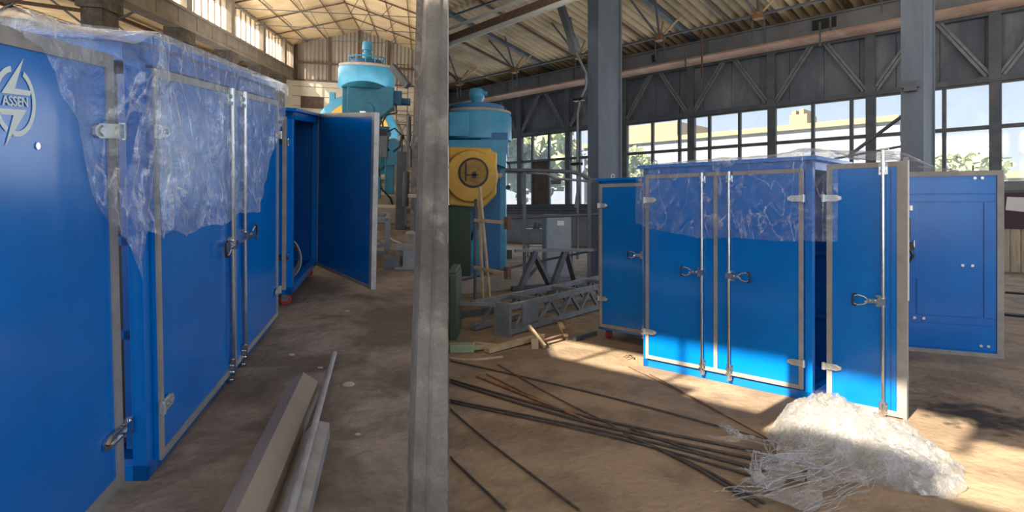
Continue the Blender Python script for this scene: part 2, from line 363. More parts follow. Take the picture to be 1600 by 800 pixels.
# partly opened sash and blind box
# truss belt over the windows: sheets, posts, V diagonals
belt = thing('trim_1', None, None, FR); belt['kind'] = 'structure'
bb = -4.8
k = 0
while bb < 24:
    w = 0.94+0.05*((k*7) % 3); mb = MB(); mb.box(A+0.10+0.015*(k % 2), A+0.13+0.015*(k % 2), bb+0.008, bb+w-0.008, 4.95, 6.78); part('wall_sheet', mb, PANEL, belt); bb += w; k += 1
for z, h in ((4.97, 0.14), (6.72, 0.16)):
    mb = MB(); mb.box(A-0.16, A-0.02, -5, 24.5, z-h/2, z+h/2); part('belt_chord', mb, STEEL_D, belt)
for p in posts:
    mb = MB(); mb.box(A-0.15, A-0.03, p-0.10, p+0.10, 4.95, 6.75); mb.box(A-0.19, A-0.15, p-0.13, p+0.13, 4.95, 6.75); part('belt_post', mb, STEEL_D, belt)
    for s in (-1, 1):
        mb = MB()
        for o in (-0.055, 0.055): mb.bar((A-0.12, p+s*0.13+o, 5.05), (A-0.12, p+s*1.22+o, 6.68), 0.07, 0.06, (1, 0, 0))
        part('belt_diagonal', mb, STEEL_G, belt)
# crane girder in front of the wall
gir = thing('trim_2', None, None, FR); gir['kind'] = 'structure'
o = part('girder_web', MB().box(18.9, 19.0, -5, 40, 6.76, 7.22), GIRD, gir); 
part('girder_underside', MB().box(18.88, 19.75, -5, 40, 6.70, 6.76), GIRD_U, gir)
part('girder_back', MB().box(19.65, 19.75, -5, 40, 6.76, 7.22), GIRD, gir)
part('girder_flange', MB().box(18.82, 19.8, -5, 40, 7.22, 7.27), GIRD, gir)
for b in [x*1.9-4 for x in range(16)]:
    part('girder_stiffener', MB().box(18.86, 18.9, b-0.03, b+0.03, 6.76, 7.22), STEEL_D, gir)
part('girder_opening', MB().box(18.87, 18.9, 5.35, 6.0, 6.86, 7.16), DARK, gir)
part('girder_opening', MB().box(18.87, 18.9, 11.3, 11.42, 6.86, 7.12), DARK, gir)
bpy.context.view_layer.update()
for c in gir.children:
    c.data = c.data.copy(); clip_ob(c, True)
# hanging bar and small brackets on the girder
for b, z0 in ((9.45, 6.75), (5.55, 6.75)):
    pass
# roof purlins and rafters with node brackets
raf = thing('trim_3', None, None, FR); raf['kind'] = 'structure'
for k, b in enumerate([3.6, 6.84, 10.0, 13.3, 16.5, 19.9, 23.2]):
    z = lambda a: roof_z(a)-0.12
    mb = MB(); mb.bar((8.1, b, z(8.1)), (19.9, b, z(19.9)), 0.16, 0.14); part('rafter', mb, ROOF_R if k % 2 else STEEL_D, raf)
    mb = MB(); mb.bar((9.5, b+1.6, z(9.5)+0.03), (19.9, b+1.6, z(19.9)+0.03), 0.07, 0.07); part('purlin_rod', mb, RUST, raf)
    a0 = 17.0; n0 = Vector((a0, b, 7.06))
    for da, db in ((-0.9, -0.35), (-0.9, 0.5), (0.8, -0.3), (0.9, 0.4)):
        mb = MB(); mb.tube([n0, (a0+da, b+db, roof_z(a0+da)-0.06)], 0.035, 6); part('strut', mb, WOODF if da > 0 else STEEL_D, raf)
    mb = MB(); mb.box(a0-0.12, a0+0.12, b-0.13, b+0.13, 6.98, 7.16); part('node_box', mb, RUST_B, raf)
    mb = MB()
    for s in (-0.2, 0.2): mb.bar((a0+s*0.4, b+s, 7.0), (a0+s*0.4, b+s, 6.45), 0.03)
    mb.bar((a0-0.08, b-0.2, 7.0), (a0+0.08, b+0.2, 7.0), 0.03)
    part('hanger', mb, STEEL_D, raf)
for a in (10.5, 13.8, 17.0):
    mb = MB(); mb.bar((a, -5, roof_z(a)-0.16 if a < 17 else 7.1), (a, 26, roof_z(a)-0.16 if a < 17 else 7.1), 0.06); part('long_purlin', mb, STEEL_D, raf)
bpy.context.view_layer.update()
for c in raf.children: clip_ob(c, True)
# columns of the sunlit hall
def column_r(b, n):
    mb = MB(); a = 11.3
    mb.box(a, a+0.06, b, b+0.31, 0, 9.2); mb.box(a+0.9, a+0.96, b, b+0.31, 0, 9.0); mb.box(a+0.06, a+0.9, b+0.03, b+0.28, 0, 9.1)
    o = struct(n, mb, CONC, FR); return o
column_r(8.25, 'column'); column_r(1.937, 'column')
# rear wall (behind the camera) with the high window strips the sun comes through
RA = -3.0
def hh(a_): return (a_-RA)*SUN_TAN
z0a, z1a, z0b, z1b = hh(4.92), hh(5.80), hh(4.05), hh(5.35)
mb = MB()
mb.box(RA-0.2, RA, -6.5, 14, 0, z0b)
mb.box(RA-0.2, RA, -6.5, 14, z1a, 8.3)
mb.box(RA-0.2, RA, 0.62, 1.85, z0b, hh(4.35)); mb.box(RA-0.2, RA, 1.85, 2.5, z0b, hh(4.68)); mb.box(RA-0.2, RA, 2.5, 14, z0b, z0a)
mb.box(RA-0.2, RA, -6.5, 0.62, z1b, z1a)
mb.box(RA-0.2, RA, 4.72, 14, z0a, z1a)
mb.box(RA-0.2, RA, -6.5, -3.2, z0b, z1b)
struct('wall_rear', mb, WALLP, FR)
rw = thing('window_2', None, None, FR); rw['kind'] = 'structure'
for b in (0.62, 2.83, 3.88, -0.9, -2.2):
    part('mullion', MB().box(RA-0.14, RA-0.05, b-0.03, b+0.03, z0b if b < .6 else z0a, z1a if b > .6 else z1b), STEEL_D, rw)

# --- left hall
mb = MB()
def ffl(i, j):
    a = -26+34*i; b = -4+50*j; return (a, b, 0.004*nz(a*1.3, b*1.3, 5)+0.002*nz(a*5, b*5, 5))
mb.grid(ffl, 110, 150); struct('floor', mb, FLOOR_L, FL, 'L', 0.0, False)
BW = 36.0
RIDGE = (-3.5, 7.62); EAVE = (-7.35, 6.5)
def lroof(a): 
    if a < RIDGE[0]: return EAVE[1]+(a-EAVE[0])/(RIDGE[0]-EAVE[0])*(RIDGE[1]-EAVE[1])
    return RIDGE[1]-(a-RIDGE[0])*0.29
corr(FL, 'ceiling', ROOF_L, 4.5, BW+0.2, EAVE[0]-0.3, RIDGE[0], 0.42, 0.035, lambda u, v, w: (v, u, lroof(v)+w), 'L', -0.05)
corr(FL, 'ceiling', ROOF_L, 4.5, BW+0.2, RIDGE[0], 6.0, 0.42, 0.035, lambda u, v, w: (v, u, lroof(v)+w), 'L', -0.05)
rb = thing('trim_4', None, None, FL); rb['kind'] = 'structure'
for k, b in enumerate([14.5, 18, 21.5, 25, 28.5, 32]):
    z = lambda a: lroof(a)-0.10
    part('rafter', MB().bar((EAVE[0], b, z(EAVE[0])), (RIDGE[0], b, z(RIDGE[0])), 0.05, 0.06), RUST, rb)
    part('rafter', MB().bar((RIDGE[0], b, z(RIDGE[0])), (0.2, b, z(0.2)), 0.05, 0.06), RUST, rb)
    part('tie_rod', MB().bar((EAVE[0], b, 6.25), (0.2, b, 6.45), 0.03), STEEL_D, rb)
    for a in (-6.2, -5, -2.4, -1.2):
        part('strut', MB().bar((a, b, z(a)), (a+0.45*(1 if a < -3.5 else -1), b, 6.35), 0.025), STEEL_D, rb)
for a in (-6.4, -5.4, -4.4, -3.5, -2.5, -1.5, -0.6):
    part('purlin', MB().bar((a, 9, lroof(a)-0.05), (a, BW, lroof(a)-0.05), 0.03), RUST, rb)
bpy.context.view_layer.update()
for c in rb.children: clip_ob(c, False, -0.06)
LA = -7.3
cw = thing('window_3', None, None, FL); cw['kind'] = 'structure'
cb = [4.4, 7.5, 11.5, 16.0, 20.3, 24.7, 29.4, 33.8, 36.0]
for b in cb: part('window_post', MB().box(LA-0.25, LA+0.18, b-0.22, b+0.22, 5.2, 6.55), CONC_W, cw)
for i in range(len(cb)-1):
    n = 6; w = (cb[i+1]-cb[i]-0.44)/n
    for k in range(n):
        b0 = cb[i]+0.22+k*w
        part('pane', MB().box(LA-0.03, LA-0.02, b0+0.02, b0+w-0.02, 5.25, 6.45), GLASS_W, cw)
        if k: part('glazing_bar', MB().box(LA-0.05, LA+0.02, b0-0.025, b0+0.025, 5.2, 6.45), CONC_W, cw)
struct('wall_left', MB().box(LA-0.12, LA+0.1, 4, BW, 6.42, 6.62), CONC_W, FL)
# crane beam under the clerestory made of concrete blocks
bm = thing('trim_5', None, None, FL); bm['kind'] = 'structure'
b = 6.0
while b < BW-0.5:
    part('beam_block', MB().box(LA-0.2, LA+0.14, b+0.02, b+1.46, 4.66, 5.12), CONC_W, bm, bevel=0.0); b += 1.5
part('beam_ledge', MB().box(LA-0.3, LA+0.22, 6, BW, 5.12, 5.2), CONC_W, bm)
part('beam_flange', MB().box(LA-0.3, LA+0.2, 6, BW, 4.58, 4.66), CONC_W, bm)
for b0 in (6.5, 11.0, 15.6, 20.3, 24.9, 29.3, 33.6):
    o = struct('column', MB().box(LA-0.35, LA+0.1, b0-0.38, b0+0.38, 0, 4.6).box(LA-0.4, LA+0.16, b0-0.5, b0+0.5, 4.2, 4.6), CONC_L, FL)
# side aisle behind the columns
corr(FL, 'ceiling', ROOF_L, 3, BW+2, -26, LA-0.2, 0.42, 0.03, lambda u, v, w: (v, u, 5.05-(v+7.5)*0.08+w))
struct('wall_aisle', MB().box(-26.2, -26, 3, BW+2, 0, 9), CREAM, FL)
sa = thing('trim_6', None, None, FL); sa['kind'] = 'structure'
for b in (9, 13, 17, 21, 25, 29, 33):
    part('aisle_tie', MB().bar((LA-0.3, b, 4.35), (-25.9, b, 5.6), 0.09), RUST, sa)
    for a in (-9, -12, -15, -18, -21):
        part('aisle_strut', MB().bar((a, b, 5.05-(a+7.5)*0.08), (a-1.2, b, 4.35-(a+7.5)*0.068), 0.06), STEEL_D, sa)
        part('aisle_strut', MB().bar((a-2.4, b, 5.05-(a+5.1)*0.08), (a-1.2, b, 4.35-(a+7.5)*0.068), 0.06), STEEL_D, sa)
for a in (-10, -14, -18, -22): part('aisle_purlin', MB().bar((a, 4, 4.93-(a+7.5)*0.08), (a, BW, 4.93-(a+7.5)*0.08), 0.12), RUST, sa)
# back wall
bwl = struct('wall_back', MB().box(-26, 5, BW, BW+0.3, -1, 4.62), CREAM, FL, 'L', -0.05)
corr(FL, 'wall_back_upper', SHEET, -26, 5, 4.62, 8.2, 0.22, 0.05, lambda u, v, w: (u, BW+0.12+w, v), 'L', -0.05)
bt = thing('trim_7', None, None, FL); bt['kind'] = 'structure'
for a in (-7.0, -5.2, -3.55, -1.9, -0.3): part('wall_stud', MB().box(a-0.06, a+0.06, BW-0.08, BW, 4.6, lroof(a)), RUST, bt)
for z in (4.62, 5.6): part('wall_rail', MB().box(-7.3, 0.3, BW-0.07, BW, z-0.05, z+0.05), RUST, bt)
for a0, a1, z0, z1 in ((-6.75, -5.5, 3.05, 3.72), (-2.18, -1.47, 3.1, 4.24)):
    part('window_board', MB().box(a0, a1, BW-0.05, BW, z0, z1), BROWNP, bt); part('window_bar', MB().box((a0+a1)/2-0.02, (a0+a1)/2+0.02, BW-0.08, BW-0.05, z0, z1), RUST, bt)
for k in range(3): part('wall_joint', MB().box(-7.2, 0.2, BW-0.02, BW, 4.25-k*0.55, 4.27-k*0.55), RUST, bt)
part('wall_dado', MB().box(-1.9, 0.3, BW-0.2, BW-0.1, -1, 1.2), STEEL_G, bt)
bpy.context.view_layer.update()
for c in bt.children: clip_ob(c, False, -0.06)
# near column, right edge against the frame divide
def near_column():
    y0, y1 = 2.2, 2.33
    n_ = 40
    mb = MB()
    rows = []
    for j in range(n_+1):
        z = -1.2+5.2*j/n_; t = (z-1.6)
        xl = -0.345+0.034*t                   # leans a little
        xr = -99/930*y0-0.004
        bead = -0.285+0.028*t+0.004*nz(0, 0, z*14)
        ring = [(xl, y0+0.035), (xl+0.012, y0+0.012+0.004*nz(3, 0, z*9)), (bead-0.006, y0), (bead, y0-0.009+0.004*nz(9, 1, z*20)), (bead+0.008, y0+0.001), (xr, y0), (-99/930*y1-0.006, y1), (xl-0.03, y1)]
        rows.append([(x, y, z) for x, y in ring])
    m = len(rows[0]); vs = [p for r in rows for p in r]
    fs = [(j*m+k, j*m+(k+1) % m, (j+1)*m+(k+1) % m, (j+1)*m+k) for j in range(n_) for k in range(m)]
    mb.add(vs, fs, False); return mb
struct('column', near_column(), CONC_L, Matrix.Identity(4))
# second row column (I section) and its post
mb = MB(); mb.box(-0.10, 0.17, 9.3, 9.34, 0, 8.2); mb.box(-0.10, 0.17, 9.66, 9.7, 0, 8.2); mb.box(-0.02, 0.09, 9.34, 9.66, 0, 8.2)
struct('column', mb, CONC_L, FL)
# ================================================================ CABINETS
def hinge_mesh(L=0.13, h=0.052):
    """strap hinge, knuckle at x=0, plate running to +x, lying on y=0 and proud to -y"""
    mb = MB()
    mb.prism([(0.012, -h/2), (L*0.72, -h/2), (L, -h*0.22), (L, h*0.22), (L*0.72, h/2), (0.012, h/2)], -0.008, 0.0)
    for s in (-1, 1): mb.prism([(0.03, s*h*0.33-0.005), (L*0.7, s*h*0.33-0.005), (L*0.86, s*0.004-0.004), (L*0.86, s*0.004+0.004), (L*0.7, s*h*0.33+0.005), (0.03, s*h*0.33+0.005)], -0.017, -0.008)
    mb.box(0.03, L*0.62, -0.015, -0.008, -0.004, 0.004)
    mb.tube([(0, -0.011, -h/2-0.004), (0, -0.011, h/2+0.004)], 0.012, 10)
    mb.box(-0.012, 0.02, -0.019, 0, -h/2, h/2)
    for x in (0.045, 0.085): mb.lathe([(0.006, -0.021), (0.006, -0.008)], 8, (x, 0, 0), 'y')
    for x, z in ((0.035, h*0.40), (0.035, -h*0.40)): mb.tube([(x, -0.014, z), (x, -0.004, z)], 0.005, 8)
    m = mb.mesh('hinge'); fixn(m); return m
HM = hinge_mesh(); HM.materials.append(ZINC)
HMS = hinge_mesh(0.115, 0.05); HMS.materials.append(CHROME)
def clone(name, me, parent, loc, label=None):
    o = bpy.data.objects.new(name, me); COL.objects.link(o); o.parent = parent; o.matrix_local = loc
    if label: o['label'] = label
    return o
MIR = Matrix.Scale(-1, 4, (1, 0, 0))
def handle_meshes():
    """lever lock handle on the rod at x=0, pointing +x"""
    mb = MB()
    mb.box(-0.022, 0.03, -0.05, 0.0, -0.026, 0.026)                 # clamp on the rod
    mb.box(0.02, 0.105, -0.046, -0.034, -0.017, 0.017)               # lever arm
    mb.lathe([(0.010, -0.056), (0.010, -0.044)], 10, (0.05, 0, 0), 'y')
    mb.lathe([(0.008, -0.054), (0.008, -0.044)], 10, (0.085, 0, 0), 'y')
    for s in (-1, 1): mb.tube([(0.095, -0.04, s*0.010), (0.125, -0.042, s*0.030), (0.165, -0.044, s*0.040), (0.195, -0.044, s*0.030)], 0.0055, 8)
    mb.tube([(0.095, -0.04, 0), (0.12, -0.042, -0.012)], 0.006, 6)
    for z in (-0.036, 0.036): mb.box(-0.015, 0.05, -0.012, 0.0, z-0.008, z+0.008)
    m1 = mb.mesh('door_handle'); fixn(m1); m1.materials.append(CHROME)
    g = MB(); g.tube([(0.175, -0.045, -0.045), (0.198, -0.046, -0.040), (0.203, -0.046, 0), (0.198, -0.046, 0.040), (0.175, -0.045, 0.045)], 0.0085, 10)
    m2 = g.mesh('handle_grip'); fixn(m2); m2.materials.append(BLACK); return m1, m2
H1, H2 = handle_meshes()
KM = MB(); KM.box(-0.022, 0.022, -0.03, 0.0, -0.012, 0.012); KM.tube([(0, -0.018, -0.05), (0, -0.018, 0.05)], 0.019, 10); KM.box(-0.03, 0.03, -0.008, 0, -0.045, 0.045); KM.box(-0.026, 0.026, -0.034, -0.006, -0.05, -0.03)
KM = KM.mesh('rod_keeper'); fixn(KM); KM.materials.append(CHROME)
def gasket_mb(x0, x1, z0, z1, w=0.035, th=0.012, sides='lrtb', y=0.0):
    mb = MB()
    if 't' in sides: mb.box(x0, x1, y-th, y, z1-w, z1)
    if 'b' in sides: mb.box(x0, x1, y-th, y, z0, z0+w)
    if 'l' in sides: mb.box(x0, x0+w, y-th, y, z0+w*('b' in sides), z1-w*('t' in sides))
    if 'r' in sides: mb.box(x1-w, x1, y-th, y, z0+w*('b' in sides), z1-w*('t' in sides))
    return mb
def leaf(root, x0, x1, z0, z1, rod=None, hdir=1, hz=1.0, hinges='l', hzs=(0.35, 1.68), gw=0.035, sides='lrtb', y=-0.004, mw=None, zinc=True, inner=False, rodext=True, gw_t=None):
    """a door leaf in the plane y, outer face to -y; sub-parts: gasket, lock_rod, handle, hinges"""
    d = part('door', MB().box(x0, x1, y-0.018, y+0.02, z0, z1), BLUE, root, mw, bevel=0.003)
    yy = y-0.018
    part('gasket', gasket_mb(x0, x1, z0, z1, gw, 0.012, sides, yy+0.004), GASK, d)
    if rod is not None:
        mb = MB(); mb.tube([(rod, yy-0.022, z0-0.02 if rodext else z0+0.02), (rod, yy-0.022, z1+0.0)], 0.0135, 12); part('lock_rod', mb, CHROME, d)
        clone('rod_keeper', KM, d, Matrix.Translation((rod, yy, z0+0.05))); clone('rod_keeper', KM, d, Matrix.Translation((rod, yy, z1-0.05)))
        clone('rod_guide', KM, d, Matrix.Translation((rod, yy, z0-0.012)) @ Matrix.Scale(0.7, 4))
        M = Matrix.Translation((rod, yy, hz)) @ (MIR if hdir < 0 else Matrix.Identity(4))
        clone('door_handle', H1, d, M); clone('handle_grip', H2, d, M)
    hm = HM if zinc else HMS
    for z in hzs:
        if hinges == 'l': clone('hinge', hm, d, Matrix.Translation((x0-0.006, yy-0.009, z)))
        if hinges == 'r': clone('hinge', hm, d, Matrix.Translation((x1+0.006, yy-0.009, z)) @ MIR)
    return d
def cabinet_body(root, W, D, H, z0=0.0, open_l=False, open_r=False, open_front=None, roof=0.04, over=0.05, roof_t=0.035):
    p = 0.06
    mb = MB()
    for x in (0, W-p):
        for y in (0, D-p): mb.box(x, x+p, y, y+p, z0, H)
    mb.box(0, W, 0, p, z0, z0+0.075); mb.box(0, W, 0, p, H-0.08, H)
    mb.box(0, W, D-p, D, z0, z0+0.075); mb.box(0, W, D-p, D, H-0.08, H)
    for x in (0, W-p): mb.box(x, x+p, p, D-p, z0, z0+0.075); mb.box(x, x+p, p, D-p, H-0.08, H)
    part('frame', mb, BLUE, root, bevel=0.003)
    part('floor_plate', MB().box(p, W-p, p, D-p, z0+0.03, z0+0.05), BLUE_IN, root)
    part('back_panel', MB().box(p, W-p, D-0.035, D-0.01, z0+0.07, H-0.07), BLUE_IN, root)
    if not open_l: part('end_panel', MB().box(0.008, 0.03, p, D-p, z0+0.07, H-0.07), BLUE, root)
    if not open_r: part('end_panel', MB().box(W-0.03, W-0.008, p, D-p, z0+0.07, H-0.07), BLUE, root)
    part('roof', MB().box(-over, W+over, -over, D+over, H-0.005, H+roof_t), BLUE, root, bevel=0.004)
    # inner shelf rails and equipment rack
    for z in (0.55, 1.15):
        mb = MB(); mb.box(p, W-p, D-0.10, D-0.05, z0+z, z0+z+0.04); part('inner_rail', mb, BLUE_IN, root)
def lift_eyes(root, pts, H):
    for x, y in pts:
        mb = MB(); R_ = 0.022
        mb.tube([(x+R_*math.cos(t), y, H+0.035+R_+R_*math.sin(t)) for t in [2*PI*k/16 for k in range(17)]], 0.006, 8, False); mb.box(x-0.018, x+0.018, y-0.018, y+0.018, H+0.02, H+0.04)
        part('lifting_eye', mb, ZINC, root)
def casters(root, pts, z):
    for x, y in pts:
        c = part('caster', MB().box(x-0.04, x+0.04, y-0.05, y+0.05, z-0.012, z).box(x-0.030, x-0.024, y-0.03, y+0.03, 0.04, z-0.01).box(x+0.024, x+0.030, y-0.03, y+0.03, 0.04, z-0.01), STEEL_G, root)
        part('caster_wheel', MB().lathe([(0.03, -0.02), (0.052, -0.018), (0.055, 0), (0.052, 0.018), (0.03, 0.02)], 20, (x, y, 0.055), 'x'), RED, c)

# ---- large cabinet in the dim hall (front faces +e2): local x = along e1
LH = 1.925
ML = FL @ T(-1.16, 2.735, 0, PI/2)
cabL = thing('electrical_cabinet', 'long blue cabinet with two closed front doors and the lettered end door swung open', 'cabinet', ML)
WL = 2.40
cabinet_body(cabL, WL, 0.95, LH, open_l=True, roof_t=0.03, over=0.045)
leaf(cabL, 0.075, 1.215, 0.055, 1.83, rod=1.10, hdir=-1, hz=0.885, hinges='l', hzs=(0.31, 1.56))
leaf(cabL, 1.215, 2.385, 0.055, 1.83, rod=1.365, hdir=1, hz=0.895, hinges='r', hzs=(0.27, 1.56), sides='rtb')
# black sheet painting the dark interior seen through the near-end gap
part('inner_panel', MB().box(0.16, 0.20, 0.05, 0.85, 0.1, 1.8), BLACK, cabL)
part('inner_frame', MB().box(0.10, 0.14, 0.07, 0.13, 0.1, 1.8).box(0.10, 0.14, 0.0, 0.5, 0.62, 0.66).box(0.10, 0.14, 0.0, 0.5, 1.05, 1.09), BLUE_IN, cabL)
# end door, opened until it lines up with the front; hinge side at x=-0.05
dm = T(-0.055, 0.10, 0, 0)
dl = leaf(cabL, -0.95, 0.0, 0.03, 1.86, rod=None, hinges='none', mw=dm, gw=0.055, gw_t=None)
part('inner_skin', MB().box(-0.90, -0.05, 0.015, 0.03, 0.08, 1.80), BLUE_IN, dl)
for z in (0.275, 1.555):   # long hinges bridging door and corner post
    mb = MB(); h = 0.058
    mb.prism([(-0.015, -h/2), (-0.13, -h/2), (-0.165, -h*0.25), (-0.165, h*0.25), (-0.13, h/2), (-0.015, h/2)], -0.012, 0.0)
    for s in (-1, 1): mb.prism([(-0.03, s*h*0.3-0.005), (-0.115, s*h*0.3-0.005), (-0.145, -0.004), (-0.145, 0.004), (-0.115, s*h*0.3+0.005), (-0.03, s*h*0.3+0.005)], -0.02, -0.012)
    mb.box(-0.02, 0.045, -0.03, 0.0, -h/2, h/2); mb.tube([(0.03, -0.02, -h/2-0.006), (0.03, -0.02, h/2+0.006)], 0.013, 10)
    part('hinge', mb, ZINC if z > 1 else CHROME, dl, (0.0, -0.024, z))
part('small_plug', MB().lathe([(0.012, -0.026), (0.012, -0.02)], 10, (-0.50, 0, 1.50), 'y'), CHROME, dl)
# emblem: broken ring, two-part bolt and lettering band, on the door face
cxl, czl, rl = -0.60, 1.638, 0.108
yf = -0.0235
mb = MB()
def arc(mb, t0, t1, r0, r1, n=28):
    vs = []; 
    for k in range(n+1):
        t = math.radians(t0+(t1-t0)*k/n)
        for r in (r0, r1):
            for y in (yf, yf-0.0015): vs.append((cxl+r*math.cos(t)*0.9, y, czl+r*math.sin(t)))
    fs = []
    for k in range(n):
        a = 4*k; b = a+4; fs += [(a, a+2, b+2, b), (a+1, b+1, b+3, a+3), (a, b, b+1, a+1), (a+2, a+3, b+3, b+2)]
    mb.add(vs, fs)
arc(mb, -102, 62, rl-0.017, rl); arc(mb, 100, 240, rl-0.017, rl)
part('emblem_ring', mb, LOGO, dl)
mb = MB()
def PB(pts): mb.prism([(cxl+x, czl+z) for x, z in pts], yf-0.0016, yf)
PB([(0.045, 0.135), (-0.062, 0.022), (0.07, 0.022), (0.075, 0.038), (-0.002, 0.040)])
PB([(-0.075, -0.024), (0.05, -0.024), (-0.055, -0.135), (-0.012, -0.042), (-0.07, -0.042)])
part('emblem_bolt', mb, LOGO, dl)
def text_mesh(s, size, ex=0.001):
    c = bpy.data.curves.new('lettering', 'FONT'); c.body = s; c.size = size; c.extrude = ex; c.align_x = 'CENTER'; c.align_y = 'CENTER'; c.offset = size*0.012
    o = bpy.data.objects.new('tmp', c); COL.objects.link(o); bpy.context.view_layer.update()
    dg = bpy.context.evaluated_depsgraph_get(); me = bpy.data.meshes.new_from_object(o.evaluated_get(dg)); bpy.data.objects.remove(o); return me
tm = text_mesh('ASSEN', 0.042); tm.materials.clear()
part('lettering', tm, LOGO, dl, Matrix.Translation((cxl, yf-0.001, czl-0.001)) @ Matrix.Rotation(PI/2, 4, 'X'))

# ---- second cabinet of the dim hall, on casters, wide-open door
Z2 = 0.12
M2 = FL @ T(-1.10, 5.53, 0, PI/2)
cab2 = thing('electrical_cabinet', 'blue cabinet on red casters in the dim hall, front door wide open', 'cabinet', M2)
W2, D2, H2_ = 1.36, 0.62, 1.77
p = 0.06
mb = MB()
for x in (0, W2-p):
    for y in (0, D2-p): mb.box(x, x+p, y, y+p, Z2, H2_)
for y in (0, D2-p): mb.box(0, W2, y, y+p, Z2, Z2+0.07); mb.box(0, W2, y, y+p, H2_-0.07, H2_)
for x in (0, W2-p): mb.box(x, x+p, 0, D2, Z2, Z2+0.07); mb.box(x, x+p, 0, D2, H2_-0.07, H2_)
part('frame', mb, BLUE, cab2, bevel=0.003)
part('floor_plate', MB().box(p, W2-p, p, D2-p, Z2+0.03, Z2+0.06), BLUE_IN, cab2)
part('back_panel', MB().box(p, W2-p, D2-0.03, D2, Z2, H2_), BLUE_IN, cab2)
part('end_panel', MB().box(W2-0.03, W2-0.01, p, D2-p, Z2, H2_), BLUE_IN, cab2)
part('roof', MB().box(-0.04, W2+0.04, -0.04, D2+0.04, H2_, H2_+0.03), BLUE, cab2, bevel=0.004)
part('mounting_plate', MB().box(0.25, W2-0.1, 0.50, 0.52, 0.3, 1.6), STEEL_G, cab2)
ed = part('end_door', MB().box(-0.02, 0.012, 0.05, D2-0.02, Z2+0.05, H2_-0.05), BLUE, cab2)
mb = MB()
for y0, y1 in ((0.05, 0.085), (D2-0.055, D2-0.02)): mb.box(-0.03, -0.018, y0, y1, Z2+0.05, H2_-0.05)
mb.box(-0.03, -0.018, 0.085, D2-0.055, H2_-0.09, H2_-0.05); mb.box(-0.03, -0.018, 0.085, D2-0.055, Z2+0.05, Z2+0.09)
part('gasket', mb, GASK, ed)
for z in (0.47, 1.50): clone('hinge', HMS, ed, T(-0.028, 0.04, z, PI/2) @ Matrix.Scale(1, 4), None)
lift_eyes(cab2, [(0.08, D2-0.1)], H2_)
casters(cab2, [(0.10, 0.08), (0.10, D2-0.10), (W2-0.12, 0.08), (W2-0.12, D2-0.1)], Z2)
# open door: hinged at far front corner
dd = part('door', MB().box(0, 0.03, -0.03, 0.0, 0, 0), BLUE, cab2)
ux, uy = (5.76-6.87), -(-0.42+1.12)      # towards the free edge, in cabinet coordinates
ln = math.hypot(ux, uy); ang = math.atan2(uy, ux)
DW = 1.30
dd.data = MB().box(0, DW, -0.03, 0.0, Z2-0.005, 1.80).mesh('door'); fixn(dd.data); dd.data.materials.append(BLUE)
dd.matrix_local = T(W2-0.02, -0.015, 0, ang)
# inner face is at +y or -y: the side towards the camera
s = 0.0
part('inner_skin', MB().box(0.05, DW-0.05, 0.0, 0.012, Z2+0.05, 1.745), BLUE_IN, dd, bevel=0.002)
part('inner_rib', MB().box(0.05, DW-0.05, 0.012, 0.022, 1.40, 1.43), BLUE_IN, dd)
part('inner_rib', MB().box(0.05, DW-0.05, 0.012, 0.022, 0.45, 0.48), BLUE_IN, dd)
for k, (x, z) in enumerate(((0.70, 1.39), (0.76, 1.39), (0.72, 0.44), (0.66, 0.44))): part('rivet', MB().lathe([(0.012, 0.022), (0.012, 0.03)], 8, (x, 0, z), 'y'), ZINC, dd)
mb = MB(); mb.box(0.0, DW+0.004, -0.034, 0.018, 1.765, 1.808); mb.box(DW-0.045, DW+0.004, -0.034, 0.018, Z2-0.005, 1.765); part('gasket', mb, ZINC_S, dd)
mb = MB(); mb.box(0.0, 0.04, -0.034, 0.018, Z2-0.005, 1.765); mb.box(0.04, DW-0.045, -0.034, 0.016, Z2-0.005, Z2+0.03); part('gasket', mb, GASK, dd)
part('top_catch', MB().box(DW-0.32, DW-0.26, -0.02, 0.01, 1.808, 1.822), ZINC, dd)
# cable coil inside
mb = MB()
for k in range(7):
    r = 0.15+0.011*k
    mb.tube([(r*math.cos(t)*0.9, 0.01*k-0.03, r*math.sin(t)) for t in [2*PI*i/32 for i in range(33)]], 0.0055, 6, False)
solo('cable_coil', mb, CABLE, M2 @ T(0.42, 0.16, 0.38, 1.25), 'coil of grey cable standing inside the open blue cabinet', 'cable coil')
part('inner_box', MB().box(0.12, 0.5, 0.2, 0.5, Z2+0.06, Z2+0.3), BLACK, cab2)

# ---- large cabinet in the sunlit hall
RH = 2.0; WR = 1.61
MR = FR @ T(5.25, 3.275, 0, -PI/2)
cabR = thing('electrical_cabinet', 'blue steel cabinet with plastic film over its top, largest one standing in the sunlit hall', 'cabinet', MR)
cabinet_body(cabR, WR, 0.95, RH, open_r=True, roof_t=0.03, over=0.045)
leaf(cabR, 0.045, 0.80, 0.09, 1.93, rod=0.655, hdir=-1, hz=1.0, hinges='l', hzs=(0.36, 1.68), rodext=True)
leaf(cabR, 0.80, 1.545, 0.09, 1.93, rod=0.915, hdir=1, hz=0.99, hinges='r', hzs=(0.31, 1.68), sides='rtb')
part('inner_panel', MB().box(WR-0.30, WR-0.27, 0.05, 0.85, 0.1, 1.9), BLACK, cabR)  # black sheet standing in for the dark inside the end opening
dr = leaf(cabR, 0.0, 0.53, 0.01, 1.955, rod=0.40, hdir=-1, hz=0.88, hinges='none', mw=T(WR+0.10, 0.05, 0, 0.02), gw=0.04, rodext=True)
part('edge_trim', MB().box(0.53, 0.555, -0.03, 0.03, 0.0, 1.985), GASK, dr)
part('side_channel', MB().box(0.445, 0.452, -0.026, -0.02, 0.05, 1.90), BLUE_IN, dr)
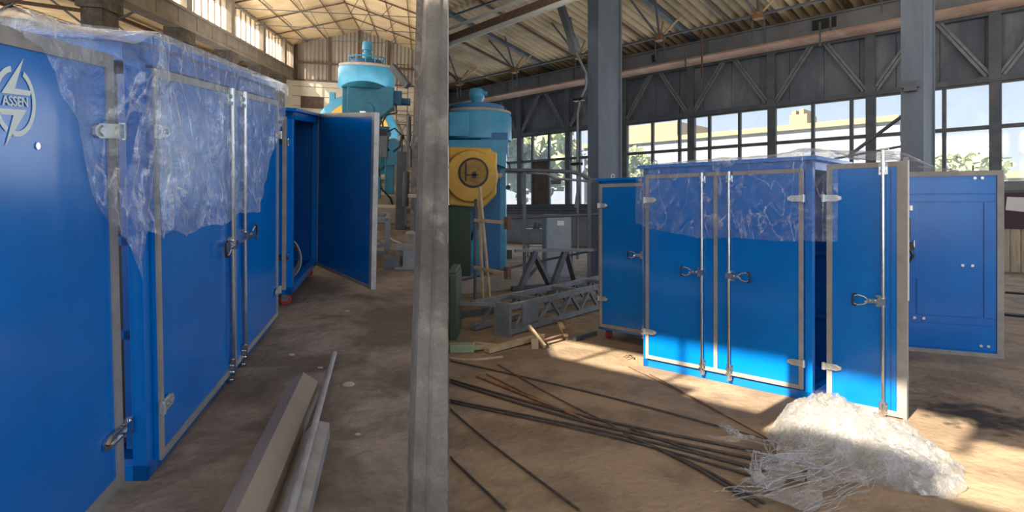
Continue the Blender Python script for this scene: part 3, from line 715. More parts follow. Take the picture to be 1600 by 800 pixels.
part('edge_strip', MB().box(0.556, 0.564, -0.01, 0.0, 0.9, 1.96), WHITEP, dr)
for z in (0.31, 1.68):
    clone('hinge', HM, dr, Matrix.Translation((-0.02, -0.03, z)))
mb = MB(); mb.tube([(0.40, -0.044, 1.955), (0.40, -0.044, 2.045)], 0.0135, 12); mb.tube([(0.38, -0.044, 2.05), (0.44, -0.044, 2.05)], 0.008, 8); part('rod_end', mb, CHROME, dr)
lift_eyes(cabR, [(0.10, 0.06)], RH)

# ---- smaller cabinet behind, on casters, seen left of it
MB2 = FR @ T(5.96, 4.345, 0, -PI/2)
cab3 = thing('electrical_cabinet', 'narrow blue cabinet on red casters peeking out left of the film-covered sunlit cabinet', 'cabinet', MB2)
W3, H3 = 0.98, 1.93
cabinet_body(cab3, W3, 0.7, H3, z0=0.12, roof_t=0.03, over=0.035)
leaf(cab3, 0.03, 0.95, 0.155, 1.89, rod=0.66, hdir=-1, hz=1.06, hinges='l', hzs=(0.50, 1.63), rodext=False, gw=0.04)
casters(cab3, [(0.09, 0.09), (W3-0.1, 0.09), (0.09, 0.6), (W3-0.1, 0.6)], 0.12)
lift_eyes(cab3, [(0.17, 0.05)], H3)

# ---- third cabinet: body hidden, its opened door shows its inner side
ax, bx = 7.355, 1.435
ang4 = math.atan2(7.63-7.355, -(0.68-1.435))
M4 = FR @ T(7.33, 1.46, 0, -PI/2)
cab4 = thing('electrical_cabinet', 'blue cabinet whose open door shows its ribbed inner side, far right', 'cabinet', M4)
cb4 = MB()
W4, D4, H4 = 1.2, 0.6, 1.95
root4 = cab4
mb = MB()
for x in (-W4-0.05, -0.11):
    for y in (0, D4-p): mb.box(x, x+p, y, y+p, 0.12, H4)
for y in (0, D4-p): mb.box(-W4-0.05, -0.05, y, y+p, 0.12, 0.2); mb.box(-W4-0.05, -0.05, y, y+p, H4-0.08, H4)
for x in (-W4-0.05, -0.11): mb.box(x, x+p, 0, D4, 0.12, 0.2); mb.box(x, x+p, 0, D4, H4-0.08, H4)
part('frame', mb, BLUE, cab4, bevel=0.003)
part('front_panel', MB().box(-W4, -0.1, 0.01, 0.03, 0.2, H4-0.07), BLUE, cab4)
part('back_panel', MB().box(-W4, -0.1, D4-0.03, D4-0.01, 0.2, H4-0.07), BLUE, cab4)
part('roof', MB().box(-W4-0.08, -0.02, -0.03, D4+0.03, H4, H4+0.03), BLUE, cab4, bevel=0.003)
casters(cab4, [(-W4, 0.1), (-0.1, 0.1), (-W4, 0.5), (-0.1, 0.5)], 0.12)
d4 = part('door', MB().box(0, 0.86, -0.01, 0.03, 0.11, 1.97), BLUE, cab4, T(0, 0.0, 0, -ang4+2*ang4))
def db(name, x0, x1, z0, z1, y0=-0.02, y1=-0.01, m=BLUE, bev=0.002): return part(name, MB().box(x0, x1, y0, y1, z0, z1), m, d4, bevel=bev)
db('inner_panel', 0.07, 0.80, 1.745, 1.90); db('inner_panel', 0.14, 0.685, 0.50, 1.655); db('inner_panel', 0.705, 0.80, 0.50, 1.655)
db('inner_rail', 0.07, 0.80, 1.665, 1.735, -0.016); db('inner_rail', 0.07, 0.80, 0.42, 0.49, -0.016); db('inner_panel', 0.07, 0.80, 0.17, 0.41)
db('inner_panel', 0.07, 0.13, 0.50, 1.655)
mb = MB(); mb.box(0.0, 0.86, -0.026, 0.034, 1.925, 1.975); mb.box(0.0, 0.05, -0.026, 0.034, 0.11, 1.925); mb.box(0.81, 0.865, -0.026, 0.034, 0.11, 1.925); mb.box(0.05, 0.81, -0.026, 0.034, 0.11, 0.15)
part('gasket', mb, GASK, d4)
for x, z in ((0.53, 1.02), (0.61, 1.02), (0.63, 1.90), (0.69, 1.90), (0.68, 0.22), (0.74, 0.22), (0.12, 0.46), (0.20, 0.46)):
    part('catch', MB().lathe([(0.014, -0.03), (0.014, -0.016)], 10, (x, 0, z), 'y'), ZINC, d4)
part('top_pin', MB().tube([(0.62, 0.0, 1.97), (0.62, 0.0, 2.03)], 0.008, 8), STEEL_D, d4)
ib = part('instrument_plate', MB().box(-0.10, 0.12, -0.16, -0.13, 0.88, 1.66), BLUE, cab4, T(0, 0.0, 0, ang4), bevel=0.003)
part('switch', MB().box(-0.02, 0.055, -0.22, -0.16, 1.28, 1.50), BLACK, ib, bevel=0.01)
mb = MB(); mb.lathe([(0.05, -0.25), (0.06, -0.2), (0.05, -0.16)], 16, (0.03, 0, 1.20), 'y'); mb.tube([(0.03, -0.25, 1.2), (0.07, -0.26, 1.12), (0.03, -0.24, 1.05)], 0.015, 8); part('rotary_handle', mb, BLACK, ib)
part('latch', MB().tube([(-0.04, -0.17, 1.59), (0.06, -0.19, 1.60)], 0.012, 8).box(0.05, 0.075, -0.2, -0.16, 1.575, 1.625), ZINC, ib)
part('latch', MB().tube([(0.09, -0.17, 1.2), (0.09, -0.17, 1.27)], 0.008, 8), ZINC, ib)

# ================================================================ POLYTHENE FILM
def film(name, fr, fn, nu, nv, label, m=FILM, parent=None):
    mb = MB(); mb.grid(fn, nu, nv, True)
    me = mb.mesh(name)
    if parent is not None: return part(name, me, m, parent)
    o = part(name, me, m, None); o.matrix_world = fr; tag(o, label, 'plastic film'); return o
def interp(tab, x):
    if x <= tab[0][0]: return tab[0][1]
    for (x0, y0), (x1, y1) in zip(tab, tab[1:]):
        if x <= x1: return y0+(y1-y0)*(x-x0)/(x1-x0)
    return tab[-1][1]
def ridge(x, y, s=1.0, z=0.0):
    v = 0; a = 1
    for k in range(4):
        v += a*(1-abs(nz(x*s, y*s, z+k*7.3))*2.2); s *= 2.1; a *= 0.5
    return v
# dim hall, front curtain
tabL = [(2.66, 1.15), (2.75, 1.13), (2.90, 1.085), (3.19, 1.09), (3.47, 1.07), (3.81, 1.075), (4.10, 1.06), (4.25, 1.15), (4.39, 1.25), (4.6, 1.43), (4.85, 1.69), (5.0, 1.86), (5.08, 1.93)]
def fL(i, j):
    b = 2.66+2.42*i; top = 1.965; low = interp(tabL, b)+0.012*nz(b*9, 0)
    c = top+(low-top)*j
    fold = 0.018*math.sin((b*9+j*2.0)+nz(b*2, c)*3)*j
    a = -1.065+0.02*j+fold+0.022*(ridge(b*1.6+c*0.6, c*0.8)-1.2)*(0.25+j)
    return (max(a, -1.105 + 0.0), b, c)
root = thing('protective_film', 'clear plastic film draped over the long blue cabinet in the dim hall', 'plastic film', FL)
film('front_curtain', FL, fL, 150, 70, '', FILM, root)
def fLt(i, j):
    b = 2.45+2.63*i; a = -1.06-1.06*j
    z = 1.965+0.014*ridge(a*2, b*2)*min(1, (j*8))
    if b < 2.68: z -= 0.08*min(1, (2.68-b)/0.2)
    return (a, b, z)
film('top_sheet', FL, fLt, 110, 50, '', FILM, root)
# corner and end-door curtain: hangs over the opened door top, pulled into a point near the corner
tabD = [(2.05, 1.86), (2.20, 1.80), (2.30, 1.66), (2.42, 1.52), (2.46, 1.40), (2.53, 1.22), (2.60, 1.08), (2.64, 0.93), (2.67, 1.05), (2.70, 1.20)]
def fD(i, j):
    b = 2.05+0.66*i; low = interp(tabD, b); top = 1.895+0.075*i
    c = top+(low-top)*j
    k = max(0, (b-2.5)/0.2)
    a = -1.215+0.13*k*min(1, 1.4-j*0.6)+0.02*(ridge(b*3, c*1.2, 1, 4)-1.1)*(0.3+j)+0.018*math.sin(b*42+c*5)*k
    return (max(a, -1.232+0.12*k), b, c)
film('corner_curtain', FL, fD, 70, 90, '', FILM, root)
def fD2(i, j):   # crumpled roll of film along the top of the opened door
    b = 2.12+0.58*i; t = PI*1.0*j; r = (0.018+0.02*ridge(b*5, j*2, 1, 2)*0.5)*(1.6 if i < 0.22 else 0.7)
    return (-1.26+math.cos(t)*0.08, b, 1.875+0.06*i+math.sin(t)*r)
film('crumpled_edge', FL, fD2, 90, 16, '', FILM_W, root)
def fD3(i, j):   # deep pleats falling from the cabinet corner
    t = i; s = j
    b = 2.70+(-0.22+0.46*t)*s*1.0; c = 1.965-s*(0.85-0.22*abs(t-0.35)*2)
    a = -1.06+0.0*s+0.035*abs(math.sin(t*PI*7+s*1.0))*s+0.012*ridge(b*4, c*2, 1, 9)*s
    if b < 2.66: a -= 0.10*min(1, (2.66-b)/0.15)
    return (a, b, c)
film('corner_pleats', FL, fD3, 90, 50, '', FILM, root)

# sunlit hall
tabR = [(1.55, 1.33), (1.75, 1.325), (2.0, 1.32), (2.3, 1.335), (2.6, 1.315), (2.85, 1.35), (3.13, 1.39), (3.30, 1.44)]
rootR = thing('protective_film', 'clear plastic film hanging over the top third of the sunlit blue cabinet', 'plastic film', FR)
def fR(i, j):
    b = 1.56+1.76*i; low = interp(tabR, b)+0.01*nz(b*8, 3); c = 2.038+(low-2.038)*j
    a = 5.185-0.010*j-0.016*(ridge(b*2.2+c*1.5, c*0.9, 1, 3)-1.2)*(0.2+j)
    return (min(a, 5.195), b, c)
film('front_curtain', FR, fR, 150, 60, '', FILM, rootR)
def fRt(i, j):
    b = 1.56+1.76*i; a = 5.185+1.05*j; z = 2.038+0.02*ridge(a*2, b*2, 1, 5)*min(1, j*9)
    z += 0.05*math.exp(-((b-1.75)/0.16)**2-((a-5.45)/0.3)**2)*(1+0.6*nz(b*12, a*12))
    return (a, b, z)
film('top_sheet', FR, fRt, 120, 60, '', FILM, rootR)
def fRc(i, j):   # side part bridging towards the opened end door
    b = 1.57-0.10*i; c = 2.03+(1.33-2.03)*j
    return (5.19+0.05*i-0.012*ridge(b*6, c*2, 1, 8)*j, b, c)
film('side_curtain', FR, fRc, 14, 50, '', FILM, rootR)
def fRe(i, j):   # film laid from the roof over the opened door to the door behind
    b = 1.56-0.62*i; a = 5.30+0.75*j; z = 2.055-0.05*i-0.03*j+0.014*ridge(a*3, b*4, 1, 1)-0.10*max(0, i-0.8)*5*0.6
    return (a, b, z)
film('loose_flap', FR, fRe, 60, 50, '', FILM_W, rootR)
def fRg(i, j):
    b = 1.30-0.30*i; a = 7.28+0.2*j+0.1*i; z = 2.0-0.02*i+0.02*ridge(a*5, b*6, 1, 1)-0.06*j*i
    return (a, b, z)
o = film('protective_film', FR, fRg, 30, 16, 'small scrap of plastic film lying on top of the ribbed open door', FILM_W)

# heap of crumpled film on the floor
hx, hy = 4.32, 1.12
heap = thing('discarded_film_heap', 'big crumpled heap of clear plastic film on the floor before the sunlit cabinet', 'plastic film heap', FR @ T(hx, hy, 0))
outline = [(-0.05, 0.55), (0.45, 0.62), (0.72, 0.45), (0.78, 0.05), (0.62, -0.28), (0.10, -0.58), (-0.30, -0.58), (-0.42, -0.3), (-0.34, 0.1), (-0.25, 0.4)]
def rad(t):
    # radius of the outline at angle t
    best = 0.3
    d = Vector((math.cos(t), math.sin(t)))
    n = len(outline)
    for k in range(n):
        p0 = Vector(outline[k]); p1 = Vector(outline[(k+1) % n]); e_ = p1-p0
        den = d.x*e_.y-d.y*e_.x
        if abs(den) < 1e-6: continue
        s_ = (p0.x*e_.y-p0.y*e_.x)/den; u_ = (p0.x*d.y-p0.y*d.x)/den
        if s_ > 0 and -0.01 <= u_ <= 1.01: best = max(best, s_)
    return best
def shell(seed, sc, hh, z0, cr_):
    def f(i, j):
        t = 2*PI*i; q = j; r = rad(t)*sc*math.sin(q*PI/2*1.0)
        x, y = r*math.cos(t), r*math.sin(t)
        h = hh*(1.0-(math.sin(q*PI/2))**3.0)
        h *= 0.75+0.5*math.exp(-((y-0.32)/0.30)**2-((x-0.15)/0.5)**2)
        w = 1.0-abs(2*q-1)**4*0.6
        x += cr_*nz(x*5, y*5, seed)*w; y += cr_*nz(x*5, y*5, seed+9)*w
        rr = ridge(x*4, y*4, 1, seed)
        return (x, y, max(0.004, z0+h+cr_*0.9*(rr-1.2)*w+0.02*nz(x*22, y*22, seed)))
    return f
for k, (sc, hh, cr_) in enumerate(((1.0, 0.24, 0.07), (0.93, 0.19, 0.09), (0.85, 0.13, 0.09), (0.7, 0.27, 0.08))):
    mb = MB(); mb.grid(shell(k*13.1+1, sc, hh, 0.0, cr_), 150, 46, True); part('crumpled_sheet', mb.mesh('crumpled_sheet'), FILM_W if k in (1, 3) else FILM_S, heap)
rnd = random.Random(4)
def strand_bundle(pts, n, spread, r):
    mb = MB()
    for k in range(n):
        o = Vector((rnd.gauss(0, spread), rnd.gauss(0, spread), abs(rnd.gauss(0, spread*0.5)))); ph = rnd.random()*9
        P = []
        m = len(pts)
        N_ = 14
        for q in range(N_+1):
            u = q/N_*(m-1); i0 = min(int(u), m-2); f_ = u-i0
            p_ = Vector(pts[i0]).lerp(Vector(pts[i0+1]), f_*f_*(3-2*f_)) + o*(0.5+0.9*abs(math.sin(q*0.5+ph))) + Vector((0.012*math.sin(q+ph), 0.012*math.cos(q*1.3+ph), 0))
            p_.z = max(0.006, p_.z); P.append(p_)
        mb.tube(P, r*rnd.uniform(0.5, 1.4), 5, False)
    return mb
bundles = [
 ([(-0.28, 0.45, 0.02), (-0.36, 0.62, 0.05), (-0.30, 0.75, 0.06), (-0.22, 0.70, 0.03)], 14, 0.016),
 ([(-0.22, 0.38, 0.05), (-0.42, 0.30, 0.04), (-0.70, 0.20, 0.02)], 18, 0.03),
 ([(-0.22, 0.05, 0.06), (-0.55, 0.12, 0.10), (-0.85, 0.28, 0.08), (-0.92, 0.22, 0.02)], 20, 0.03),
 ([(-0.30, -0.05, 0.05), (-0.62, 0.0, 0.06), (-0.95, 0.15, 0.03), (-1.15, 0.28, 0.02)], 20, 0.035),
 ([(-0.30, -0.2, 0.04), (-0.70, -0.15, 0.04), (-1.1, -0.05, 0.02)], 18, 0.04),
 ([(-0.92, 0.22, 0.02), (-0.80, 0.34, 0.14), (-0.66, 0.20, 0.10), (-0.5, 0.0, 0.05)], 14, 0.014),
]
for pts, n, spd in bundles: part('film_strands', strand_bundle(pts, int(n*0.5), spd*1.5, 0.0022), FILM_S, heap)['kind'] = 'stuff'
for (x0, y0, x1, y1, w) in ((-0.9, 0.25, -0.78, 0.36, 0.05), (-0.8, 0.34, -0.62, 0.14, 0.05), (-0.35, 0.66, -0.22, 0.72, 0.04), (-0.3, 0.1, -0.95, 0.25, 0.07), (-0.3, -0.1, -1.05, 0.05, 0.09), (-0.28, 0.4, -0.45, 0.72, 0.06), (-0.25, 0.25, -0.72, 0.18, 0.08)):
    def fs_(i, j):
        x = x0+(x1-x0)*i; y = y0+(y1-y0)*i+(j-0.5)*w*2*(0.4+abs(math.sin(i*5))); return (x, y, max(0.004, 0.03+0.05*ridge(x*7, y*7, 1, x0*9)*math.sin(PI*min(1, i+0.15))*0.6))
    mb = MB(); mb.grid(fs_, 50, 12, True); part('twisted_film', mb.mesh('twisted_film'), FILM_W, heap)

# ================================================================ STEEL ON THE DIM HALL'S FLOOR
def angle_mb(p, q, w1, h1, th, side=1):
    """angle/channel built from plates between floor points p and q"""
    mb = MB(); P = Vector(p); Q = Vector(q); d = (Q-P).normalized(); n = Vector((d.y, -d.x, 0))*side; z = Vector((0, 0, 1))
    def plate(o, a, la, b_, lb):
        vs = [P+o, P+o+a*la, P+o+a*la+b_*lb, P+o+b_*lb]; vs += [v+(Q-P) for v in vs]
        mb.add(vs, [(0, 3, 2, 1), (4, 5, 6, 7), (0, 1, 5, 4), (1, 2, 6, 5), (2, 3, 7, 6), (3, 0, 4, 7)])
    return mb, plate, n, z
mb, plate, n, z = angle_mb((-0.66, 3.62, 0), (-0.675, 1.2, 0), 0, 0, 0, 1)
mb = MB()
prof = [(0.0, 0.16), (0.085, 0.10), (0.085, 0.004), (0.081, 0.004), (0.081, 0.095), (0.0, 0.150), (-0.075, 0.10), (-0.11, 0.004), (-0.115, 0.004), (-0.08, 0.105)]
def sweep(prof, b0, b1, a0, a1):
    vs = [(a0+x, b0, z_) for x, z_ in prof]+[(a1+x, b1, z_) for x, z_ in prof]; n_ = len(prof)
    return MB().add(vs, [tuple(range(n_)), tuple(reversed(range(n_, 2*n_)))]+[(i, i+n_, (i+1) % n_+n_, (i+1) % n_) for i in range(n_)])
solo('steel_channel', sweep(prof, 0.9, 3.58, -0.63, -0.645), BEIGE_S, FL, 'brown-grey folded steel channel lying on the dark floor, nearest the long blue cabinet', 'steel profile')
prof2 = [(0.0, 0.10), (0.055, 0.085), (0.055, 0.002), (0.05, 0.002), (0.05, 0.08), (0.0, 0.094), (-0.012, 0.09), (-0.095, 0.004), (-0.10, 0.008), (-0.01, 0.10)]
solo('steel_channel', sweep(prof2, 0.9, 3.07, -0.405, -0.475), ZINC_S, FL, 'pale galvanised folded steel profile lying right of the brown-grey channel', 'steel profile')
mb = MB(); mb.tube([(-0.405, 1.2, 0.118), (-0.485, 3.05, 0.116), (-0.548, 4.2, 0.05)], 0.017, 12)
solo('steel_pipe', mb, ZINC_S, FL, 'long thin grey pipe resting along the galvanised profile, pointing away down the aisle', 'pipe')
for k, (a, b, r) in enumerate(((-0.40, 3.75, 0.03), (-0.86, 4.3, 0.018), (-0.60, 5.4, 0.018), (-0.28, 3.1, 0.012), (-0.62, 4.05, 0.014))):
    mb = MB(); mb.lathe([(r*0.5, 0), (r, r*0.15), (r*0.9, r*0.5), (r*0.3, r*0.75)], 7)
    mb.v = [(x*(1.4)+r*0.3*nz(x*40, y*40, k), y+r*0.3*nz(y*50, x*40, k+3), z_) for x, y, z_ in mb.v]
    solo('stone_chip', mb, CONC_W, FL @ T(a, b, 0), ['pale concrete chip on the dark floor right of the pipe tip', 'small chip of concrete beside the long cabinet', 'small chip of concrete near the open cabinet door', 'tiny concrete crumb near the big column', 'tiny concrete crumb just beyond the pipe'][k], 'stone')

# ================================================================ FAR END OF THE DIM HALL
def mill(mw, label, sc=1.0, yellow=False, group=None):
    t = thing('vertical_lathe', label, 'machine', mw)
    mb = MB(); mb.lathe([(0.93, 3.85), (0.95, 3.9), (0.95, 4.45), (0.93, 4.5)], 44); mb.v = [(x, y, z_-0.45) for x, y, z_ in mb.v]
    part('drum', mb, CYAN, t)
    return t
BMX, BMY = -1.89, 22.0
t = thing('vertical_press', 'tall light blue machine with round drum head at the far end of the dim hall', 'machine', FL @ T(BMX, BMY, 0))
part('column_body', MB().prism([(-0.52, 0), (0.50, 0), (0.48, 3.0), (-0.50, 3.0)], -0.6, 0.6), CYAN, t, bevel=0.03)
part('head_box', MB().prism([(-0.58, 2.42), (-0.34, 2.22), (0.52, 2.22), (0.98, 2.62), (0.98, 3.3), (-0.58, 3.3)], -0.8, 0.6), CYAN, t, bevel=0.03)
part('head_step', MB().box(-0.78, -0.5, -0.5, 0.6, 2.15, 3.3), CYAN, t, bevel=0.03)
part('boss', MB().lathe([(0.22, -0.85), (0.24, -0.8), (0.24, -0.7)], 24, (0.1, 0, 2.5), 'y'), CYAN, t)
part('drum', MB().lathe([(0.94, 3.22), (0.98, 3.26), (0.98, 3.92), (0.95, 3.98)], 48), CYAN, t)
part('drum_rim', MB().lathe([(0.96, 3.98), (0.96, 4.06), (0.8, 4.10)], 48), CONC_W, t)
part('drum_cover', MB().lathe([(0.55, 4.08), (0.55, 4.2), (0.5, 4.26)], 40), CYAN_D, t)
mb = MB(); mb.tube([(0.62*math.cos(2*PI*k/32), 0.62*math.sin(2*PI*k/32), 4.34) for k in range(33)], 0.025, 6, False)
for k in range(12): mb.tube([(0.62*math.cos(2*PI*k/12), 0.62*math.sin(2*PI*k/12), 4.08), (0.62*math.cos(2*PI*k/12), 0.62*math.sin(2*PI*k/12), 4.34)], 0.02, 6)
part('guard_rail', mb, CYAN, t)
part('motor', MB().lathe([(0.16, 4.2), (0.17, 4.5), (0.13, 4.52), (0.13, 4.58), (0.18, 4.6), (0.18, 4.82), (0.15, 4.9)], 24), CYAN, t)
part('side_motor', MB().box(0.9, 1.25, -0.7, -0.2, 2.72, 3.2).lathe([(0.13, 0.0), (0.13, 0.35)], 16, (1.2, -0.45, 2.85), 'x'), CYAN_D, t, bevel=0.02)
mb = MB(); mb.tube([(1.05, -0.7, 2.75), (1.1, -0.75, 2.45), (0.75, -0.75, 2.35), (0.62, -0.75, 2.1), (0.66, -0.75, 1.7)], 0.03, 8); mb.tube([(0.9, -0.7, 2.6), (0.6, -0.75, 2.4), (0.56, -0.75, 2.0)], 0.025, 8); part('hose', mb, BLACK, t)
mb = MB(); mb.box(0.52, 0.85, -0.9, -0.5, 1.2, 1.95); mb.lathe([(0.12, -1.0), (0.12, -0.6)], 14, (0.8, 0, 1.7), 'y'); part('control_unit', mb, CYAN_D, t)
# flywheel machine
t = thing('flywheel_press', 'round blue and yellow flywheel guard showing over the open door at the far end', 'machine', FL @ T(-2.62, 26.0, 0))
part('guard', MB().lathe([(1.66, -0.05), (1.72, 0.0), (1.72, 0.5), (1.66, 0.55)], 56, (0, 0, 1.60), 'y'), CYAN, t)
part('flywheel_disc', MB().lathe([(1.36, -0.12), (1.38, -0.05)], 44, (0.02, 0, 1.62), 'y'), YEL, t)
part('lug', MB().box(-1.12, -0.9, 0.0, 0.3, 2.85, 3.35), CYAN, t)
part('pedestal', MB().box(-1.2, 1.2, 0.1, 0.6, -0.9, 1.0), CYAN, t)
part('vent', MB().box(-0.98, -0.80, -0.10, -0.05, 2.15, 2.45), BLACK, t)
# more machinery glimpsed between door and column
t = thing('milling_machine', 'small blue machine with a grey control box, seen between the open door and the columns', 'machine', FL @ T(-0.62, 13.2, 0))
part('base', MB().box(-0.35, 0.3, -0.3, 0.5, 0, 0.35), CONC_W, t, bevel=0.02)
part('frame_post', MB().box(-0.1, 0.10, 0, 0.4, 0.35, 1.45), CYAN, t, bevel=0.02)
part('head', MB().lathe([(0.13, 0), (0.15, 0.1), (0.15, 0.3), (0.1, 0.36)], 20, (0.08, -0.2, 1.42), 'y').box(-0.05, 0.16, -0.2, 0.1, 1.0, 1.3), CYAN, t)
part('control_box', MB().box(-0.32, -0.04, -0.25, 0.0, 1.15, 1.62), STEEL_G, t, bevel=0.01)
part('control_lid', MB().box(-0.28, -0.06, -0.27, -0.02, 1.62, 1.75), BLACK, t)
mb = MB(); mb.tube([(-0.05, -0.2, 1.7), (0.1, -0.2, 1.78), (0.24, -0.2, 1.65), (0.22, -0.2, 1.4), (0.08, -0.2, 1.28)], 0.018, 8); mb.tube([(-0.3, -0.25, 1.2), (-0.2, -0.3, 0.9), (-0.15, -0.3, 0.5), (0.05, -0.35, 0.3), (0.1, -0.3, 0.15)], 0.02, 8); part('hose', mb, BLACK, t)
part('foot_valve', MB().box(-0.30, -0.16, -0.35, -0.2, 0.3, 0.75), CYAN, t, bevel=0.02)
solo('concrete_kerb', MB().box(-1.2, -0.25, 0, 0.5, 0, 0.3), CONC_W, FL @ T(0, 11.1, 0), 'low concrete kerb across the aisle below the small blue machine', 'kerb', bevel=0.02)
# welded grey frame and pieces on the floor
mb = MB(); t = thing('welded_stand', 'grey welded steel frame with a diagonal brace, just behind the open blue door', 'steel frame', FL @ T(-0.50, 7.95, 0))
for x0, z0, x1, z1 in ((-0.3, 0.06, 0.13, 0.06), (-0.3, 0.50, 0.13, 0.50), (0.11, 0.03, 0.11, 0.52), (-0.28, 0.03, -0.28, 0.52), (-0.28, 0.10, 0.09, 0.17)):
    part('frame_bar', MB().bar((x0, 0, z0), (x1, 0, z1), 0.05, 0.05), STEEL_G, t)
part('frame_brace', MB().bar((-0.26, 0, 0.20), (0.0, 0, 0.44), 0.035, 0.03), STEEL_G, t); part('frame_brace', MB().bar((-0.26, 0.0, 0.46), (0.09, 0, 0.14), 0.035, 0.03), STEEL_G, t)
for s in (0.5,): part('frame_bar', MB().bar((-0.28, s, 0.50), (0.13, s, 0.50), 0.05, 0.05).bar((0.11, 0, 0.5), (0.11, s, 0.5), 0.05).bar((0.11, s, 0), (0.11, s, 0.5), 0.05), STEEL_G, t)
t = thing('steel_offcut', 'grey I-shaped steel offcut lying at the foot of the near column', 'steel offcut', FL @ T(-0.13, 7.35, 0, 0.2))
part('flange', MB().box(-0.16, 0.22, -0.15, 0.15, 0.24, 0.27), STEEL_G, t); part('flange', MB().box(-0.16, 0.22, -0.15, 0.15, 0, 0.03), STEEL_G, t); part('web', MB().box(-0.05, 0.1, -0.13, 0.13, 0.03, 0.24), STEEL_G, t)
part('side_lug', MB().box(-0.27, -0.1, -0.12, 0.1, 0.0, 0.14), STEEL_D, t)
t = thing('pedestal_stand', 'small stand with a pale round top between the steel offcut and the column', 'stand', FL @ T(0.02, 8.3, 0))
part('top', MB().box(-0.15, 0.12, -0.1, 0.1, 0.78, 0.81), CONC_W, t); part('leg', MB().box(-0.06, 0.0, -0.04, 0.04, 0.3, 0.78), STEEL_D, t); part('base', MB().lathe([(0.17, 0), (0.17, 0.28), (0.12, 0.3)], 18), ZINC_S, t)
t = thing('machine_guard_post', 'dark grey upright box with a hanging cylinder beside the far column', 'machine post', FL @ T(-0.29, 10.4, 0))
part('housing', MB().box(-0.08, 0.10, 0, 0.3, 0, 1.35), STEEL_D, t, bevel=0.01); part('lever', MB().tube([(0.0, 0.1, 1.35), (0.0, 0.1, 1.55)], 0.012, 8).lathe([(0.03, 1.55), (0.035, 1.6), (0.02, 1.64)], 10, (0, 0.1, 0)), BLACK, t)
part('cylinder', MB().lathe([(0.05, 0.42), (0.055, 0.45), (0.055, 0.98), (0.04, 1.02)], 14, (0.09, -0.08, 0)), STEEL_D, t); part('rod', MB().tube([(0.10, -0.08, 0.1), (0.10, -0.08, 2.0)], 0.012, 8), STEEL_G, t)
mb = MB(); pts = [(-0.45, 9.6, 0.012), (-0.35, 9.2, 0.012), (-0.2, 8.9, 0.012), (-0.05, 8.75, 0.012), (0.15, 8.6, 0.012)]; mb.tube(pts, 0.014, 8); solo('hose', mb, CONC_W, FL, 'pale hose lying on the floor beyond the grey steel frame', 'hose')
# wall ladder and lamp bracket near the far column
t = thing('wall_ladder', 'steel ladder with rungs fixed to the far end wall', 'ladder', FL @ T(-1.35, BW-0.35, 0))
for s in (0, 0.62): part('rail', MB().bar((s, 0, 2.3), (s, 0, 5.9), 0.05), RUST, t)
for k in range(11): part('rung', MB().bar((0, 0, 2.5+k*0.33), (0.62, 0, 2.5+k*0.33), 0.035), RUST, t)
t = thing('gantry_walkway', 'low trussed walkway rail against the far cream wall', 'walkway', FL @ T(-1.9, BW-1.0, 0))
for z_ in (1.75, 2.35, 2.9): part('rail', MB().bar((-0.6, 0, z_), (1.9, 0, z_), 0.05), RUST, t)
for k in range(4): part('brace', MB().bar((-0.4+k*0.6, 0, 1.75), (-0.1+k*0.6, 0, 2.35), 0.04).bar((-0.1+k*0.6, 0, 2.35), (0.2+k*0.6, 0, 1.75), 0.04), STEEL_D, t)
mb = MB(); mb.bar((-0.88, 19, 3.75), (-0.38, 18.6, 3.15), 0.16, 0.2); solo('bracket_arm', mb, STEEL_D, FL, 'dark slanting bracket arm right of the drum-headed machine', 'bracket')
mb = MB(); mb.lathe([(0.13, 0), (0.1, 0.08), (0.04, 0.14), (0.03, 0.4)], 16); solo('pendant_lamp', mb, STEEL_D, FL @ T(-2.9, 19.6, 5.85), 'small dark pendant lamp hanging from the tan roof', 'lamp')
# overhead bar between second cabinet and machine
mb = MB(); mb.bar((-1.75, 9.4, 1.86), (-0.72, 9.6, 1.93), 0.035); mb.bar((-1.2, 9.4, 1.80), (-0.9, 9.6, 1.95), 0.03)
t = solo('steel_rail', mb, RUST, FL, 'thin rusty rail passing behind the top of the open blue door', 'rail')
#@@RIGHT
# ================================================================ SUNLIT HALL: MACHINERY AND STEEL
W0 = Matrix.Identity(4)
def hug(mb, mw, off=0.005):
    """keep a machine that backs onto the partition wall on its own side of it"""
    inv = mw.inverted(); out = []
    for v in mb.v:
        p = mw @ Vector(v); d = (p-CAM).dot(PL)
        if d < off: p = p+Vector((1, 0, 0))*((off-d)/PL.x)
        out.append(tuple(inv @ p))
    mb.v = out; return mb
MW = Matrix.Translation((-0.74, 12.5, 0))
t = thing('vertical_press', 'light blue machine with drum head towering behind the yellow gearbox', 'machine', MW)
def hp(name, mb, m, **k): return part(name, hug(mb, MW), m, t, **k)
hp('column_body', MB().box(-0.12, 0.62, -0.4, 0.6, 0.3, 2.95), CYAN, bevel=0.02)
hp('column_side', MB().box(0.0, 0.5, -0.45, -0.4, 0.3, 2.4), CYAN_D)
hp('head_box', MB().prism([(-0.6, 2.52), (0.3, 2.52), (0.62, 2.40), (0.64, 2.95), (-0.6, 2.95)], -0.7, 0.6), CYAN)
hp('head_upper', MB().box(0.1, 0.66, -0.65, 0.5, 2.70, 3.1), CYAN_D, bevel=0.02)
hp('arm', MB().prism([(-0.6, 2.62), (-0.1, 2.66), (0.02, 2.62), (0.02, 2.92), (-0.6, 2.86)], -0.85, -0.7), CYAN, bevel=0.01)
hp('drum', MB().lathe([(0.70, 2.98), (0.73, 3.0), (0.73, 3.50), (0.71, 3.55)], 48), CYAN)
hp('drum_rim', MB().lathe([(0.72, 3.55), (0.72, 3.60), (0.6, 3.62)], 48), CONC_W)
